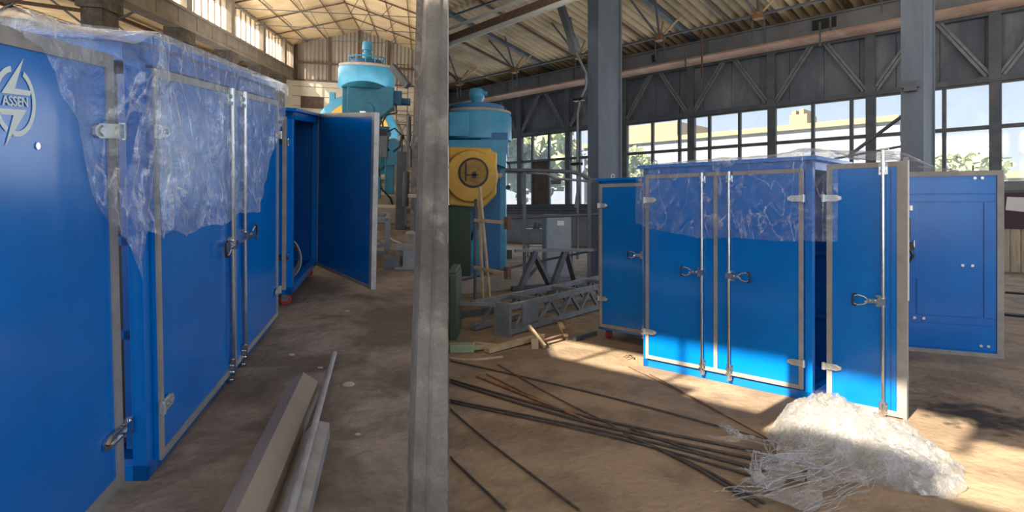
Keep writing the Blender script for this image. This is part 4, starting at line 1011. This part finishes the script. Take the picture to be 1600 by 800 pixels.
hp('drum_cover', MB().lathe([(0.58, 3.6), (0.57, 3.72), (0.5, 3.74)], 40), CYAN_D)
hp('motor', MB().lathe([(0.12, 3.7), (0.12, 3.86), (0.16, 3.9), (0.16, 4.05), (0.12, 4.1)], 24).lathe([(0.05, 0.1), (0.05, 0.22)], 12, (0, 0, 4.0), 'x'), CYAN)
hp('hatch', MB().box(-0.5, -0.12, -0.74, -0.68, 3.02, 3.5), CYAN, bevel=0.01)
mb = MB()
for k in range(9): mb.lathe([(0.035, -0.72), (0.035, -0.66)], 8, (-0.5+k*0.08, 0, 2.44), 'y')
mb.box(-0.55, 0.12, -0.68, -0.6, 2.38, 2.5); hp('gear_rack', mb, BLACK)
mb = MB(); mb.tube([(0.62, -0.3, 2.55), (0.68, -0.3, 2.5), (0.7, -0.3, 2.42), (0.64, -0.3, 2.36)], 0.018, 6); mb.lathe([(0.05, -0.35), (0.05, -0.25)], 10, (0.66, 0, 2.02), 'y'); hp('hook', mb, BLACK)
hp('lower_column', MB().prism([(-0.30, 0.28), (0.15, 0.28), (0.15, 1.15), (-0.02, 1.15), (-0.05, 0.95), (-0.30, 0.95)], -0.75, -0.4), CYAN, bevel=0.02)
mb = MB(); mb.lathe([(0.09, -0.85), (0.11, -0.8), (0.11, -0.6)], 16, (-0.42, 0, 0.85), 'y'); mb.box(-0.6, -0.05, -0.8, -0.6, 0.55, 0.75); mb.box(-0.58, -0.2, -0.85, -0.7, 0.36, 0.5); mb.lathe([(0.07, -0.9), (0.08, -0.75)], 14, (-0.22, 0, 0.88), 'y'); hp('valve_block', mb, CYAN, bevel=0.015)
# yellow gearbox
MY = Matrix.Translation((-0.745, 11.35, 0))
t = thing('gearbox', 'yellow ochre gearbox housing with a dirty round cover, in front of the light blue machine', 'gearbox', MY)
prof = [(-0.47, 1.66), (0.18, 1.60), (0.27, 1.68), (0.44, 1.86), (0.46, 2.66), (0.36, 2.68), (0.34, 2.74), (-0.47, 2.76)]
part('housing', hug(MB().prism(prof, -0.1, 0.22), MY), YEL, t, bevel=0.03)
part('cover_boss', hug(MB().lathe([(0.47, -0.20), (0.50, -0.16), (0.50, -0.08)], 44, (-0.02, 0, 2.20), 'y'), MY), YEL, t)
part('cover_disc', MB().lathe([(0.285, -0.208), (0.29, -0.196)], 36, (0.02, 0, 2.26), 'y'), BLACK, t)
part('cover_plate', MB().lathe([(0.24, -0.225), (0.25, -0.205)], 32, (0.02, 0, 2.26), 'y'), YEL_D, t)
part('cover_rib', MB().box(-0.13, -0.10, -0.245, -0.222, 2.1, 2.45).box(0.0, 0.08, -0.235, -0.222, 2.16, 2.28).box(-0.1, 0.12, -0.235, -0.222, 2.21, 2.23), BLACK, t)
part('shaft', MB().tube([(0.46, 0.1, 2.22), (0.56, 0.1, 2.22)], 0.05, 12), WOODF, t)
part('under_frame', hug(MB().box(-0.5, -0.05, 0.0, 0.22, 0.3, 1.62), MY), GREEN, t)
# green box close to the partition
MG = Matrix.Translation((-0.70, 7.2, 0))
solo('green_machine_bed', hug(MB().box(-0.1, 0.028, 0.0, 0.75, 0, 0.80).box(-0.08, 0.02, 0.05, 0.7, 0.80, 0.86), MG, 0.01), GREEN, MG, 'dark green machine bed at the very left of the sunlit hall, against the divide', 'machine bed', bevel=0.01)
solo('concrete_plinth', hug(MB().box(0.0, 2.0, 0.0, 0.9, 0, 0.30), Matrix.Translation((-0.98, 10.9, 0)) @ Matrix.Rotation(0.6, 4, 'Z')), CONC_W, Matrix.Translation((-0.98, 10.9, 0)) @ Matrix.Rotation(0.6, 4, 'Z'), 'low concrete plinth under the blue machine and behind the sawhorse', 'plinth', bevel=0.02)
# upright rack with wooden arms
t = thing('upright_rack', 'rack of thin dark uprights with two wooden arms, in front of the yellow gearbox', 'rack', FR @ T(6.6, 7.1, 0))
part('upright', MB().bar((0, 0.22, 0), (0, 0.20, 1.75), 0.035), STEEL_D, t)
part('upright', MB().bar((0, 0.02, 0), (0.0, 0.12, 1.8), 0.04), WOODF, t)
part('upright', MB().bar((0, -0.16, 0), (0, 0.10, 1.95), 0.035), WOODF, t)
for z in (1.40, 0.62): 
    part('arm', MB().bar((0, 0.22, z), (0, -0.52, z-0.03 if z > 1 else z-0.05), 0.05), WOODF, t); part('end_block', MB().box(-0.04, 0.04, -0.58, -0.50, z-0.13, z+0.06), RUST, t)
part('foot', MB().bar((-0.02, 0.3, 0.03), (-0.02, -0.35, 0.03), 0.06), RUST, t)
# sawhorse
t = thing('sawhorse', 'dark steel sawhorse with splayed legs, between the uprights and the narrow blue cabinet', 'sawhorse', W0)
part('top_bar', MB().bar((0.05, 10.2, 0.87), (1.42, 10.5, 0.86), 0.10, 0.05), STEEL_G, t)
for p0, p1 in (((0.40, 10.25, 0.85), (0.04, 9.95, 0.0)), ((0.36, 10.3, 0.85), (0.78, 11.3, 0.0)), ((0.93, 10.4, 0.85), (0.60, 10.2, 0.0)), ((0.95, 10.42, 0.85), (1.25, 11.4, 0.0))):
    part('leg', MB().bar(p0, p1, 0.085, 0.085), STEEL_D, t)
part('spreader', MB().bar((0.15, 10.1, 0.3), (0.45, 10.9, 0.5), 0.04), STEEL_D, t)
# pipe railing
t = thing('pipe_railing', 'dark pipe railing with bent top tube, running from the blue machine to the column', 'railing', W0)
part('top_tube', MB().tube([(-0.12, 10.7, 2.28), (0.35, 10.6, 2.27), (1.02, 10.5, 2.24), (1.20, 10.5, 2.20), (1.38, 10.5, 2.10), (1.55, 10.5, 2.08)], 0.034, 8), STEEL_D, t)
part('second_tube', MB().tube([(-0.12, 10.72, 2.25), (0.2, 10.7, 2.24), (0.62, 10.5, 2.20), (0.75, 10.5, 2.12), (1.55, 10.5, 2.06)], 0.022, 8), STEEL_G, t)
part('clamp', MB().box(0.68, 0.86, 10.45, 10.55, 2.02, 2.09), BLACK, t)
for x, y in ((0.22, 10.6), (1.36, 10.5)): part('post', MB().bar((x, y, 0), (x, y, 2.24 if x < 1 else 2.1), 0.06), STEEL_D, t)
part('post', MB().bar((1.20, 10.5, 2.2), (1.12, 10.5, 1.6), 0.045), STEEL_D, t)
part('mid_tube', MB().tube([(-0.05, 10.7, 1.42), (1.55, 10.5, 1.49)], 0.028, 8), STEEL_D, t)
part('low_tube', MB().tube([(-0.95, 10.6, 0.3), (0.3, 10.6, 0.62), (1.5, 10.5, 0.86)], 0.02, 8), STEEL_D, t)
# grey switch box on floor
MS = Matrix.Translation((0.735, 12.9, 0)) @ Matrix.Rotation(0.10, 4, 'Z')
t = thing('switch_box', 'pale grey metal switch box standing behind the sawhorse', 'electrical box', MS)
part('casing', MB().box(0, 0.56, 0.02, 0.55, 0.1, 1.46), mat('grey_box_paint', (0.25, 0.29, 0.34), 0.6, col2=(0.30, 0.34, 0.38), scale=3), t, bevel=0.01)
part('front_door', MB().box(0.02, 0.54, 0.0, 0.02, 0.14, 1.42), MATS['grey_box_paint'], t, bevel=0.004)
part('feet', MB().box(0.02, 0.54, 0.05, 0.5, 0, 0.1), STEEL_G, t); part('side_plate', MB().box(0.56, 0.60, 0.05, 0.9, 0.1, 1.42), STEEL_D, t)
part('sticker', MB().box(0.25, 0.40, -0.004, 0.0, 1.22, 1.32), PAPER, t)
# far bench with vise
MBn = Matrix.Translation((0.8, 19.3, 0))
t = thing('work_bench', 'small grey work bench with a vise, under the far windows', 'bench', MBn)
part('top', MB().box(-0.33, 0.33, 0, 0.5, 0.86, 0.92), STEEL_G, t)
for x in (-0.28, 0.28):
    for y in (0.05, 0.45): part('leg', MB().bar((x, y, 0), (x*0.9, y, 0.86), 0.06), STEEL_G, t)
part('shelf', MB().box(-0.27, 0.27, 0.05, 0.45, 0.35, 0.38), STEEL_G, t)
solo('bench_vise', MB().box(-0.12, 0.1, 0.1, 0.3, 0.92, 1.0).box(-0.08, 0.0, 0.12, 0.28, 1.0, 1.15).box(0.05, 0.1, 0.12, 0.28, 1.0, 1.12).tube([(0.1, 0.2, 1.03), (0.28, 0.2, 1.03)], 0.02, 8), STEEL_D, MBn, 'dark bench vise on the far grey work bench', 'vise')
solo('scrap_pile_box', MB().box(-0.3, 0.35, 0, 0.5, 0, 0.28).box(-0.15, 0.12, 0.05, 0.4, 0.28, 0.42), STEEL_D, Matrix.Translation((-0.35, 18.8, 0)), 'dark low crate near the wall right of the blue machine', 'crate', bevel=0.01)
# wall conduit and rail below the windows
mb = MB(); mb.tube([(A-0.35, 24, 1.50), (A-0.35, 3, 1.52)], 0.05, 8); mb.tube([(A-0.35, 24, 1.36), (A-0.35, 3, 1.38)], 0.035, 8)
o = solo('wall_pipe', mb, STEEL_D, FR, 'pair of dark pipes running under the long window sill', 'pipes'); bpy.context.view_layer.update(); clip_ob(o, True)
# slanting pipe right of centre, before the second column
mb = MB(); mb.tube([(11.9, 3.15, 2.55), (11.9, 2.30, 3.20)], 0.03, 8); mb.tube([(11.9, 3.4, 2.50), (11.9, 2.3, 2.66)], 0.02, 8)
solo('brace_pipe', mb, STEEL_D, FR, 'thin dark slanting pipe left of the right-hand column', 'pipe')
solo('column_bracket', MB().box(-0.10, 0.0, -0.12, 0.12, 0, 0.10).box(-0.14, 0, -0.08, 0.08, -0.06, 0.0), STEEL_D, FR @ T(11.3, 2.10, 3.52), 'small dark bracket on the right-hand column face', 'bracket')
# lattice beam lying on the floor
t = thing('lattice_beam', 'grey welded lattice beam lying on the floor behind the blue cabinets', 'steel beam', W0)
P0 = Vector((-0.05, 7.42, 0)); P1 = Vector((2.05, 10.35, 0)); dx = (P1-P0).normalized(); nx = Vector((-dx.y, dx.x, 0)); Lb = (P1-P0).length
for s in (0.0, 0.55):
    o0 = P0+nx*s
    for z in (0.05, 0.36): part('chord', MB().bar(o0+Vector((0, 0, z)), o0+dx*Lb+Vector((0, 0, z)), 0.07, 0.07), STEEL_G, t)
    for k in range(6):
        u0 = 0.15+k*0.56; part('diagonal', MB().bar(o0+dx*u0+Vector((0, 0, 0.06)), o0+dx*(u0+0.28)+Vector((0, 0, 0.34)), 0.04), STEEL_G, t)
        part('diagonal', MB().bar(o0+dx*(u0+0.28)+Vector((0, 0, 0.34)), o0+dx*(u0+0.56)+Vector((0, 0, 0.06)), 0.04), STEEL_G, t)
part('end_plate', MB().bar(P0-nx*0.06-dx*0.03+Vector((0, 0, 0.20)), P0+nx*0.18-dx*0.03+Vector((0, 0, 0.20)), 0.05, 0.44), STEEL_G, t)
part('gusset', MB().bar(P0+dx*0.25-nx*0.04+Vector((0, 0, 0.24)), P0+dx*0.62-nx*0.04+Vector((0, 0, 0.24)), 0.02, 0.26), STEEL_G, t)
part('end_angle', MB().bar(P0+nx*0.1+Vector((0, 0, 0.38)), P0+nx*0.62-dx*0.2+Vector((0, 0, 0.38)), 0.07, 0.04), STEEL_G, t)
for u in (0.8, 1.9, 3.0): part('cross_bar', MB().bar(P0+dx*u+Vector((0, 0, 0.36)), P0+dx*u+nx*0.55+Vector((0, 0, 0.36)), 0.05), STEEL_G, t)
# rails on the floor further back
for k, (p0, p1, lab) in enumerate((((-0.85, 8.55, 0.05), (0.35, 9.65, 0.05), 'dark rail lying on the floor under the sawhorse, nearest the lattice beam'), ((0.0, 11.4, 0.05), (1.9, 12.3, 0.05), 'dark rail lying on the floor at the foot of the grey switch box'))):
    solo('steel_rail', hug(MB().bar(p0, p1, 0.09, 0.10), W0), STEEL_D, W0, lab, 'rail')
solo('steel_rail', MB().bar((0.75, 7.15, 0.03), (1.05, 7.5, 0.03), 0.05), STEEL_D, W0, 'short dark bar on the floor left of the narrow blue cabinet', 'rail')
# planks and scrap in the sun patch
solo('wooden_plank', MB().bar((-0.28, 6.55, 0.03), (0.36, 7.22, 0.05), 0.10, 0.05), WOODF, W0, 'dusty wooden plank pointing towards the metal clamp frame in the sun', 'plank', bevel=0.004)
solo('wooden_plank', MB().bar((-0.62, 6.62, 0.02), (-0.2, 6.78, 0.03), 0.12, 0.03), WOODF, W0, 'flat pale board lying behind the green lump', 'plank', bevel=0.004)
solo('wooden_plank', MB().bar((-0.45, 6.95, 0.02), (-0.12, 6.72, 0.04), 0.07, 0.03), WOODF, W0, 'short crossed board behind the long dusty plank', 'plank', bevel=0.004)
mb = MB(); mb.box(0, 0.28, 0, 0.15, 0, 0.09); mb.box(0.24, 0.32, 0.02, 0.12, 0.03, 0.07)
solo('green_casting', hug(mb, Matrix.Translation((-0.70, 6.55, 0)), 0.01), GREEN_L, Matrix.Translation((-0.70, 6.55, 0)), 'pale green metal casting at the lower left of the sunlit floor', 'casting', bevel=0.012)
solo('cable', hug(MB().tube([(-0.68, 6.3, 0.012), (-0.5, 6.22, 0.012), (-0.3, 6.25, 0.012), (-0.1, 6.35, 0.012)], 0.014, 8), W0, 0.01), WOODF, W0, 'dusty cable curving in front of the pale green casting', 'cable')
t = thing('clamp_frame', 'welded scrap frame of flat bars with upright lugs, on the sunlit floor', 'scrap frame', W0)
part('bar', MB().bar((0.30, 6.85, 0.05), (0.66, 7.25, 0.06), 0.05, 0.03), RUST, t); part('bar', MB().bar((0.20, 7.05, 0.20), (0.37, 6.75, 0.03), 0.035, 0.04), WOODF, t)
part('bar', MB().bar((0.60, 7.45, 0.16), (0.65, 7.18, 0.06), 0.06, 0.03), WOODF, t); part('lug', MB().box(0.62, 0.68, 7.2, 7.3, 0, 0.12), RUST, t); part('lug', MB().box(0.22, 0.30, 6.75, 6.85, 0, 0.10), WOODF, t); part('bar', MB().bar((0.52, 7.5, 0.18), (0.66, 7.5, 0.18), 0.03), RUST, t)
# reinforcing bars
BARS = [
 ('dark', [(3.973, 4.804), (4.1, 3.604), (4.152, 2.62), (4.14, 1.599)], 0.009, 'thin dark bar bowing highest across the fan, edging the sun patch'),
 ('rust', [(4.222, 4.334), (3.858, 3.319), (3.622, 2.501)], 0.008, 'thin rusty bar whose tip rises above the others at the left'),
 ('dark', [(3.532, 4.27), (3.616, 2.851), (3.896, 1.546)], 0.012, 'dark bar in the middle of the fan, upper one of a close pair'),
 ('dark', [(3.48, 4.208), (3.529, 2.783), (3.764, 1.513)], 0.012, 'dark bar in the middle of the fan, lower one of a close pair'),
 ('dark', [(3.158, 3.818), (3.5, 2.417), (3.641, 1.406)], 0.010, 'dark bar under the middle pair, upper of the lowest long pair'),
 ('dark', [(3.127, 3.78), (3.442, 2.377), (3.526, 1.38)], 0.010, 'dark bar under the middle pair, lower of the lowest long pair'),
 ('brown', [(3.78, 4.165), (3.646, 3.204), (3.555, 2.624)], 0.013, 'short brown rusty bar crossing the middle pair, lower one'),
 ('brown', [(3.902, 4.163), (3.67, 3.225), (3.57, 2.665)], 0.011, 'short brown rusty bar crossing the middle pair, upper one'),
 ('dark', [(3.027, 3.66), (2.791, 2.977), (2.486, 1.939)], 0.009, 'lone dark bar running down to the bottom edge left of centre'),
 ('dark', [(2.439, 2.949), (2.215, 2.215)], 0.009, 'lone dark bar in the lower left corner of the sunlit hall'),
 ('rust', [(5.09, 3.35), (4.617, 2.403), (4.163, 1.60)], 0.006, 'thin bar in the sun running from the cabinet corner to the film heap'),
 ('rust', [(5.0, 3.05), (4.436, 2.055)], 0.006, 'thin bar in the sun closest to the cabinet front'),
 ('dark', [(3.523, 2.326), (3.41, 1.743), (3.237, 1.267)], 0.012, 'dark bar steeply running under the loose film strands, upper'),
 ('dark', [(3.661, 2.39), (3.615, 1.803), (3.696, 1.206)], 0.011, 'dark bar vanishing under the middle of the film heap'),
 ('dark', [(3.547, 2.369), (3.399, 1.78), (3.179, 1.278)], 0.012, 'dark bar steeply running under the loose film strands, lower'),
]
for c, pts, r, lab in BARS:
    r *= 0.82
    P = [Vector((x, y, r+0.004)) for x, y in pts]; Q = []
    n_ = len(P)
    for k in range(n_-1):
        pm = P[max(0, k-1)]; p0 = P[k]; p1 = P[k+1]; pn = P[min(n_-1, k+2)]
        for q in range(8):
            u = q/8; Q.append(0.5*((2*p0)+(-pm+p1)*u+(2*pm-5*p0+4*p1-pn)*u*u+(-pm+3*p0-3*p1+pn)*u**3))
    Q.append(P[-1])
    mb = hug(MB().tube(Q, r, 7), FR, 0.01)
    solo('reinforcing_bar', mb, {'dark': BAR, 'rust': RUST, 'brown': RUST_B}[c], FR, lab, 'metal bar', 'loose reinforcing bars fanned on the floor')
t = solo('wire_knot', MB().tube([(0, -0.05, 0.01), (0.03, 0.0, 0.05), (0.0, 0.08, 0.01)], 0.006, 6).tube([(-0.07, 0.0, 0.02), (0.0, 0.0, 0.04), (0.08, 0.02, 0.01)], 0.006, 6), RUST, FR @ T(5.38, 3.52, 0), 'small twisted wire knot on the floor left of the film-covered cabinet', 'wire')
# boards, stone floor strips at far right
t = thing('board_screen', 'screen of pale vertical boards under a maroon sheet, right behind the ribbed open door', 'screen', FR @ T(19.4, 1.72, 0))
for k in range(9): part('board', MB().box(-0.01, 0.02, -0.21*(k+1)+0.012, -0.21*k, 0.0, 1.12+0.01*(k % 3)), WOODP, t)
part('maroon_sheet', MB().box(-0.06, -0.02, -1.9, 0.02, 1.08, 1.98), MAROON, t)
part('frame_post', MB().box(-0.02, 0.05, -1.95, 0.05, 1.98, 2.05), STEEL_D, t)
solo('paper_notice', MB().add([(-0.075, -0.12, 1.55), (-0.075, -0.50, 1.50), (-0.075, -0.60, 1.62), (-0.075, -0.47, 1.86), (-0.075, -0.15, 1.88)], [(0, 1, 2, 3, 4)]).add([(-0.07, -0.12, 1.55), (-0.07, -0.50, 1.50), (-0.07, -0.60, 1.62), (-0.07, -0.47, 1.86), (-0.07, -0.15, 1.88)], [(4, 3, 2, 1, 0)]), PAPER, FR @ T(19.4, 1.72, 0), 'torn white paper stuck on the maroon sheet', 'paper')
solo('junction_box', MB().box(-0.05, 0.1, -0.35, 0.35, 0, 0.3), STEEL_G, FR @ T(19.5, 1.6, 1.98), 'grey box on the sill right above the maroon sheet', 'box')
for a, b in ((14.5, 1.0), (11.5, 0.8)):
    solo('floor_channel', MB().box(-0.08, 0.08, -2.5, 0.2, 0, 0.03), DARK, FR @ T(a, b, 0), 'dark %s steel strip across the floor right of the ribbed door' % ('far' if a > 12 else 'near'), 'floor strip')
# dark soot patch on the floor (its own stain)
sm = bpy.data.materials.new('soot_on_concrete'); sm.use_nodes = True; nt = sm.node_tree; N = nt.nodes; pr = N['Principled BSDF']
pr.inputs['Base Color'].default_value = (0.03, 0.026, 0.024, 1); pr.inputs['Roughness'].default_value = 0.95
tc = N.new('ShaderNodeTexCoord'); ln_ = N.new('ShaderNodeVectorMath'); ln_.operation = 'LENGTH'; nt.links.new(tc.outputs['Object'], ln_.inputs[0])
nn = N.new('ShaderNodeTexNoise'); nn.inputs['Scale'].default_value = 7; nn.inputs['Detail'].default_value = 9; nt.links.new(tc.outputs['Object'], nn.inputs[0])
mm = N.new('ShaderNodeMath'); mm.operation = 'MULTIPLY_ADD'; nt.links.new(nn.outputs[0], mm.inputs[0]); mm.inputs[1].default_value = 1.4; nt.links.new(ln_.outputs['Value'], mm.inputs[2])
mr = N.new('ShaderNodeMapRange'); mr.inputs[1].default_value = 0.75; mr.inputs[2].default_value = 1.1; mr.inputs[3].default_value = 0.85; mr.inputs[4].default_value = 0.0
nt.links.new(mm.outputs[0], mr.inputs[0]); nt.links.new(mr.outputs[0], pr.inputs['Alpha'])
solo('soot_stain', MB().add([(-0.7, -0.6, 0), (0.7, -0.6, 0), (0.7, 0.6, 0), (-0.7, 0.6, 0)], [(0, 1, 2, 3)]), sm, FR @ T(5.75, 0.62, 0.008), 'black soot stain on the floor right of the sunlit cabinet end door', 'stain')
# white pipes under the roof, duct strip between, lamp arm by the column
t = thing('roof_pipes', 'pair of white pipes with a dirty duct between, under the sunlit hall roof', 'pipes', FR @ T(9.0, 0, 0))
part('pipe', hug(MB().tube([(0, 12.5, 6.15), (0, 4, 6.15)], 0.05, 10), FR @ T(9, 0, 0)), WHITEP, t); part('pipe', hug(MB().tube([(0, 12.5, 5.76), (0, 4, 5.76)], 0.06, 10), FR @ T(9, 0, 0)), WHITEP, t)
part('duct', hug(MB().box(0.05, 0.35, 4, 12.5, 5.84, 6.02), FR @ T(9, 0, 0)), RUST, t)
t = thing('lamp_arm', 'old grey lamp hanging on a curved conduit at the left-hand column', 'lamp', FR @ T(10.9, 8.5, 0))
part('lamp_body', MB().bar((0, 0.75, 6.9), (0, 0.18, 5.45), 0.16, 0.14), STEEL_D, t); part('lamp_glass', MB().bar((0, 0.22, 5.55), (0, 0.10, 5.2), 0.22, 0.18), STEEL_G, t)
part('conduit', MB().tube([(0, 0.10, 5.2), (0.05, -0.02, 4.95), (0.1, -0.12, 4.7), (0.12, -0.10, 4.4), (0.12, 0.08, 4.1), (0.14, 0.16, 3.8), (0.14, 0.16, 0.4)], 0.03, 8), STEEL_G, t)
part('clip', MB().box(0.05, 0.2, -0.06, 0.25, 4.1, 4.16).box(0.05, 0.2, 0.05, 0.3, 2.6, 2.66), BLACK, t)
for k, (b, z0, z1) in enumerate(((9.35, 5.9, 7.6), (5.7, 6.3, 7.0), (9.95, 6.4, 6.9))):
    solo('hanging_rod', MB().bar((18.6, b-2*0, z0), (18.6, b, z1), 0.045), RUST if k == 0 else STEEL_D, FR, ['long rusty rod hanging before the girder near its middle', 'short dark rod hanging below the girder, right one', 'short dark rod hanging below the girder, left one'][k], 'rod')

# ================================================================ OUTSIDE THE WINDOWS
t = thing('far_building', 'long low sunlit yellowish building seen through the upper window panes', 'building', FR @ T(60, 0, 0))
part('wall', MB().box(0, 8, 12, 46, -0.2, 9.1), BLDW, t); part('cornice', MB().box(-0.4, 8.2, 12, 46, 9.1, 9.6), SKYBLD, t)
part('parapet', MB().box(-0.2, 8, 33, 42, 9.6, 11.2), SKYBLD, t); part('tower', MB().box(0.2, 3, 19.6, 21.2, 9.6, 10.6).box(0.2, 3, 19.9, 20.3, 10.6, 11.1).box(0.2, 3, 20.6, 21.0, 10.6, 11.0), SKYBLD, t)
for k in range(14): part('window', MB().box(-0.05, 0.0, 13+k*2.3, 14.3+k*2.3, 5.5, 7.6), WALLP, t)
t = thing('low_shed', 'pale low shed beyond the right-hand window', 'building', FR @ T(70, 0, 0))
part('wall', MB().box(0, 6, -4, 9, -0.2, 4.3), BLDW, t); part('roof', MB().box(-0.3, 6, -4.3, 9.3, 4.3, 4.9), SKYBLD, t)
rt = random.Random(11)
def tree(a, b, h, r, lab):
    t = thing('tree', lab, 'tree', FR @ T(a, b, 0), 'hazy trees outside the windows')
    part('trunk', MB().tube([(0, 0, -0.2), (0.1, 0, h*0.5)], 0.2, 8, True, 0.1), RUST, t)
    mb = MB()
    for k in range(1300):
        u = Vector((rt.gauss(0, 1), rt.gauss(0, 1), rt.gauss(0, 0.8))); u.normalize(); u *= r*rt.uniform(0.5, 1.0); u.z = u.z*0.8
        c = Vector((0, 0, h*0.65))+u*(1+0.3*nz(u.x, u.y, u.z+b)); s_ = rt.uniform(0.12, 0.3)*r/2
        d1 = Vector((rt.gauss(0, 1), rt.gauss(0, 1), rt.gauss(0, 1))).normalized()*s_; d2 = d1.cross(Vector((rt.gauss(0, 1), rt.gauss(0, 1), rt.gauss(0, 1)))).normalized()*s_
        mb.add([c-d1, c+d2, c+d1, c-d2], [(0, 1, 2, 3)])
    o = part('foliage', mb, LEAF, t, recalc=False); o['kind'] = 'stuff'
for a, b, h, r, lab in ((48, 6.2, 6.0, 2.3, 'round hazy tree seen through the rightmost full window bay'), (54, 1.2, 5.0, 1.5, 'smaller tree right of the round one outside'), (52, 35.5, 8.5, 3.4, 'green tree outside, right part of the windows behind the sawhorse'), (46, 42, 10, 4.6, 'large pale green tree outside the far left windows'),
                        (40, 27.5, 5.0, 2.0, 'bushy green tree outside, lowest behind the far windows'), (56, 49, 12.5, 4.5, 'tall tree outside at the far left end of the window row')):
    tree(a, b, h, r, lab)
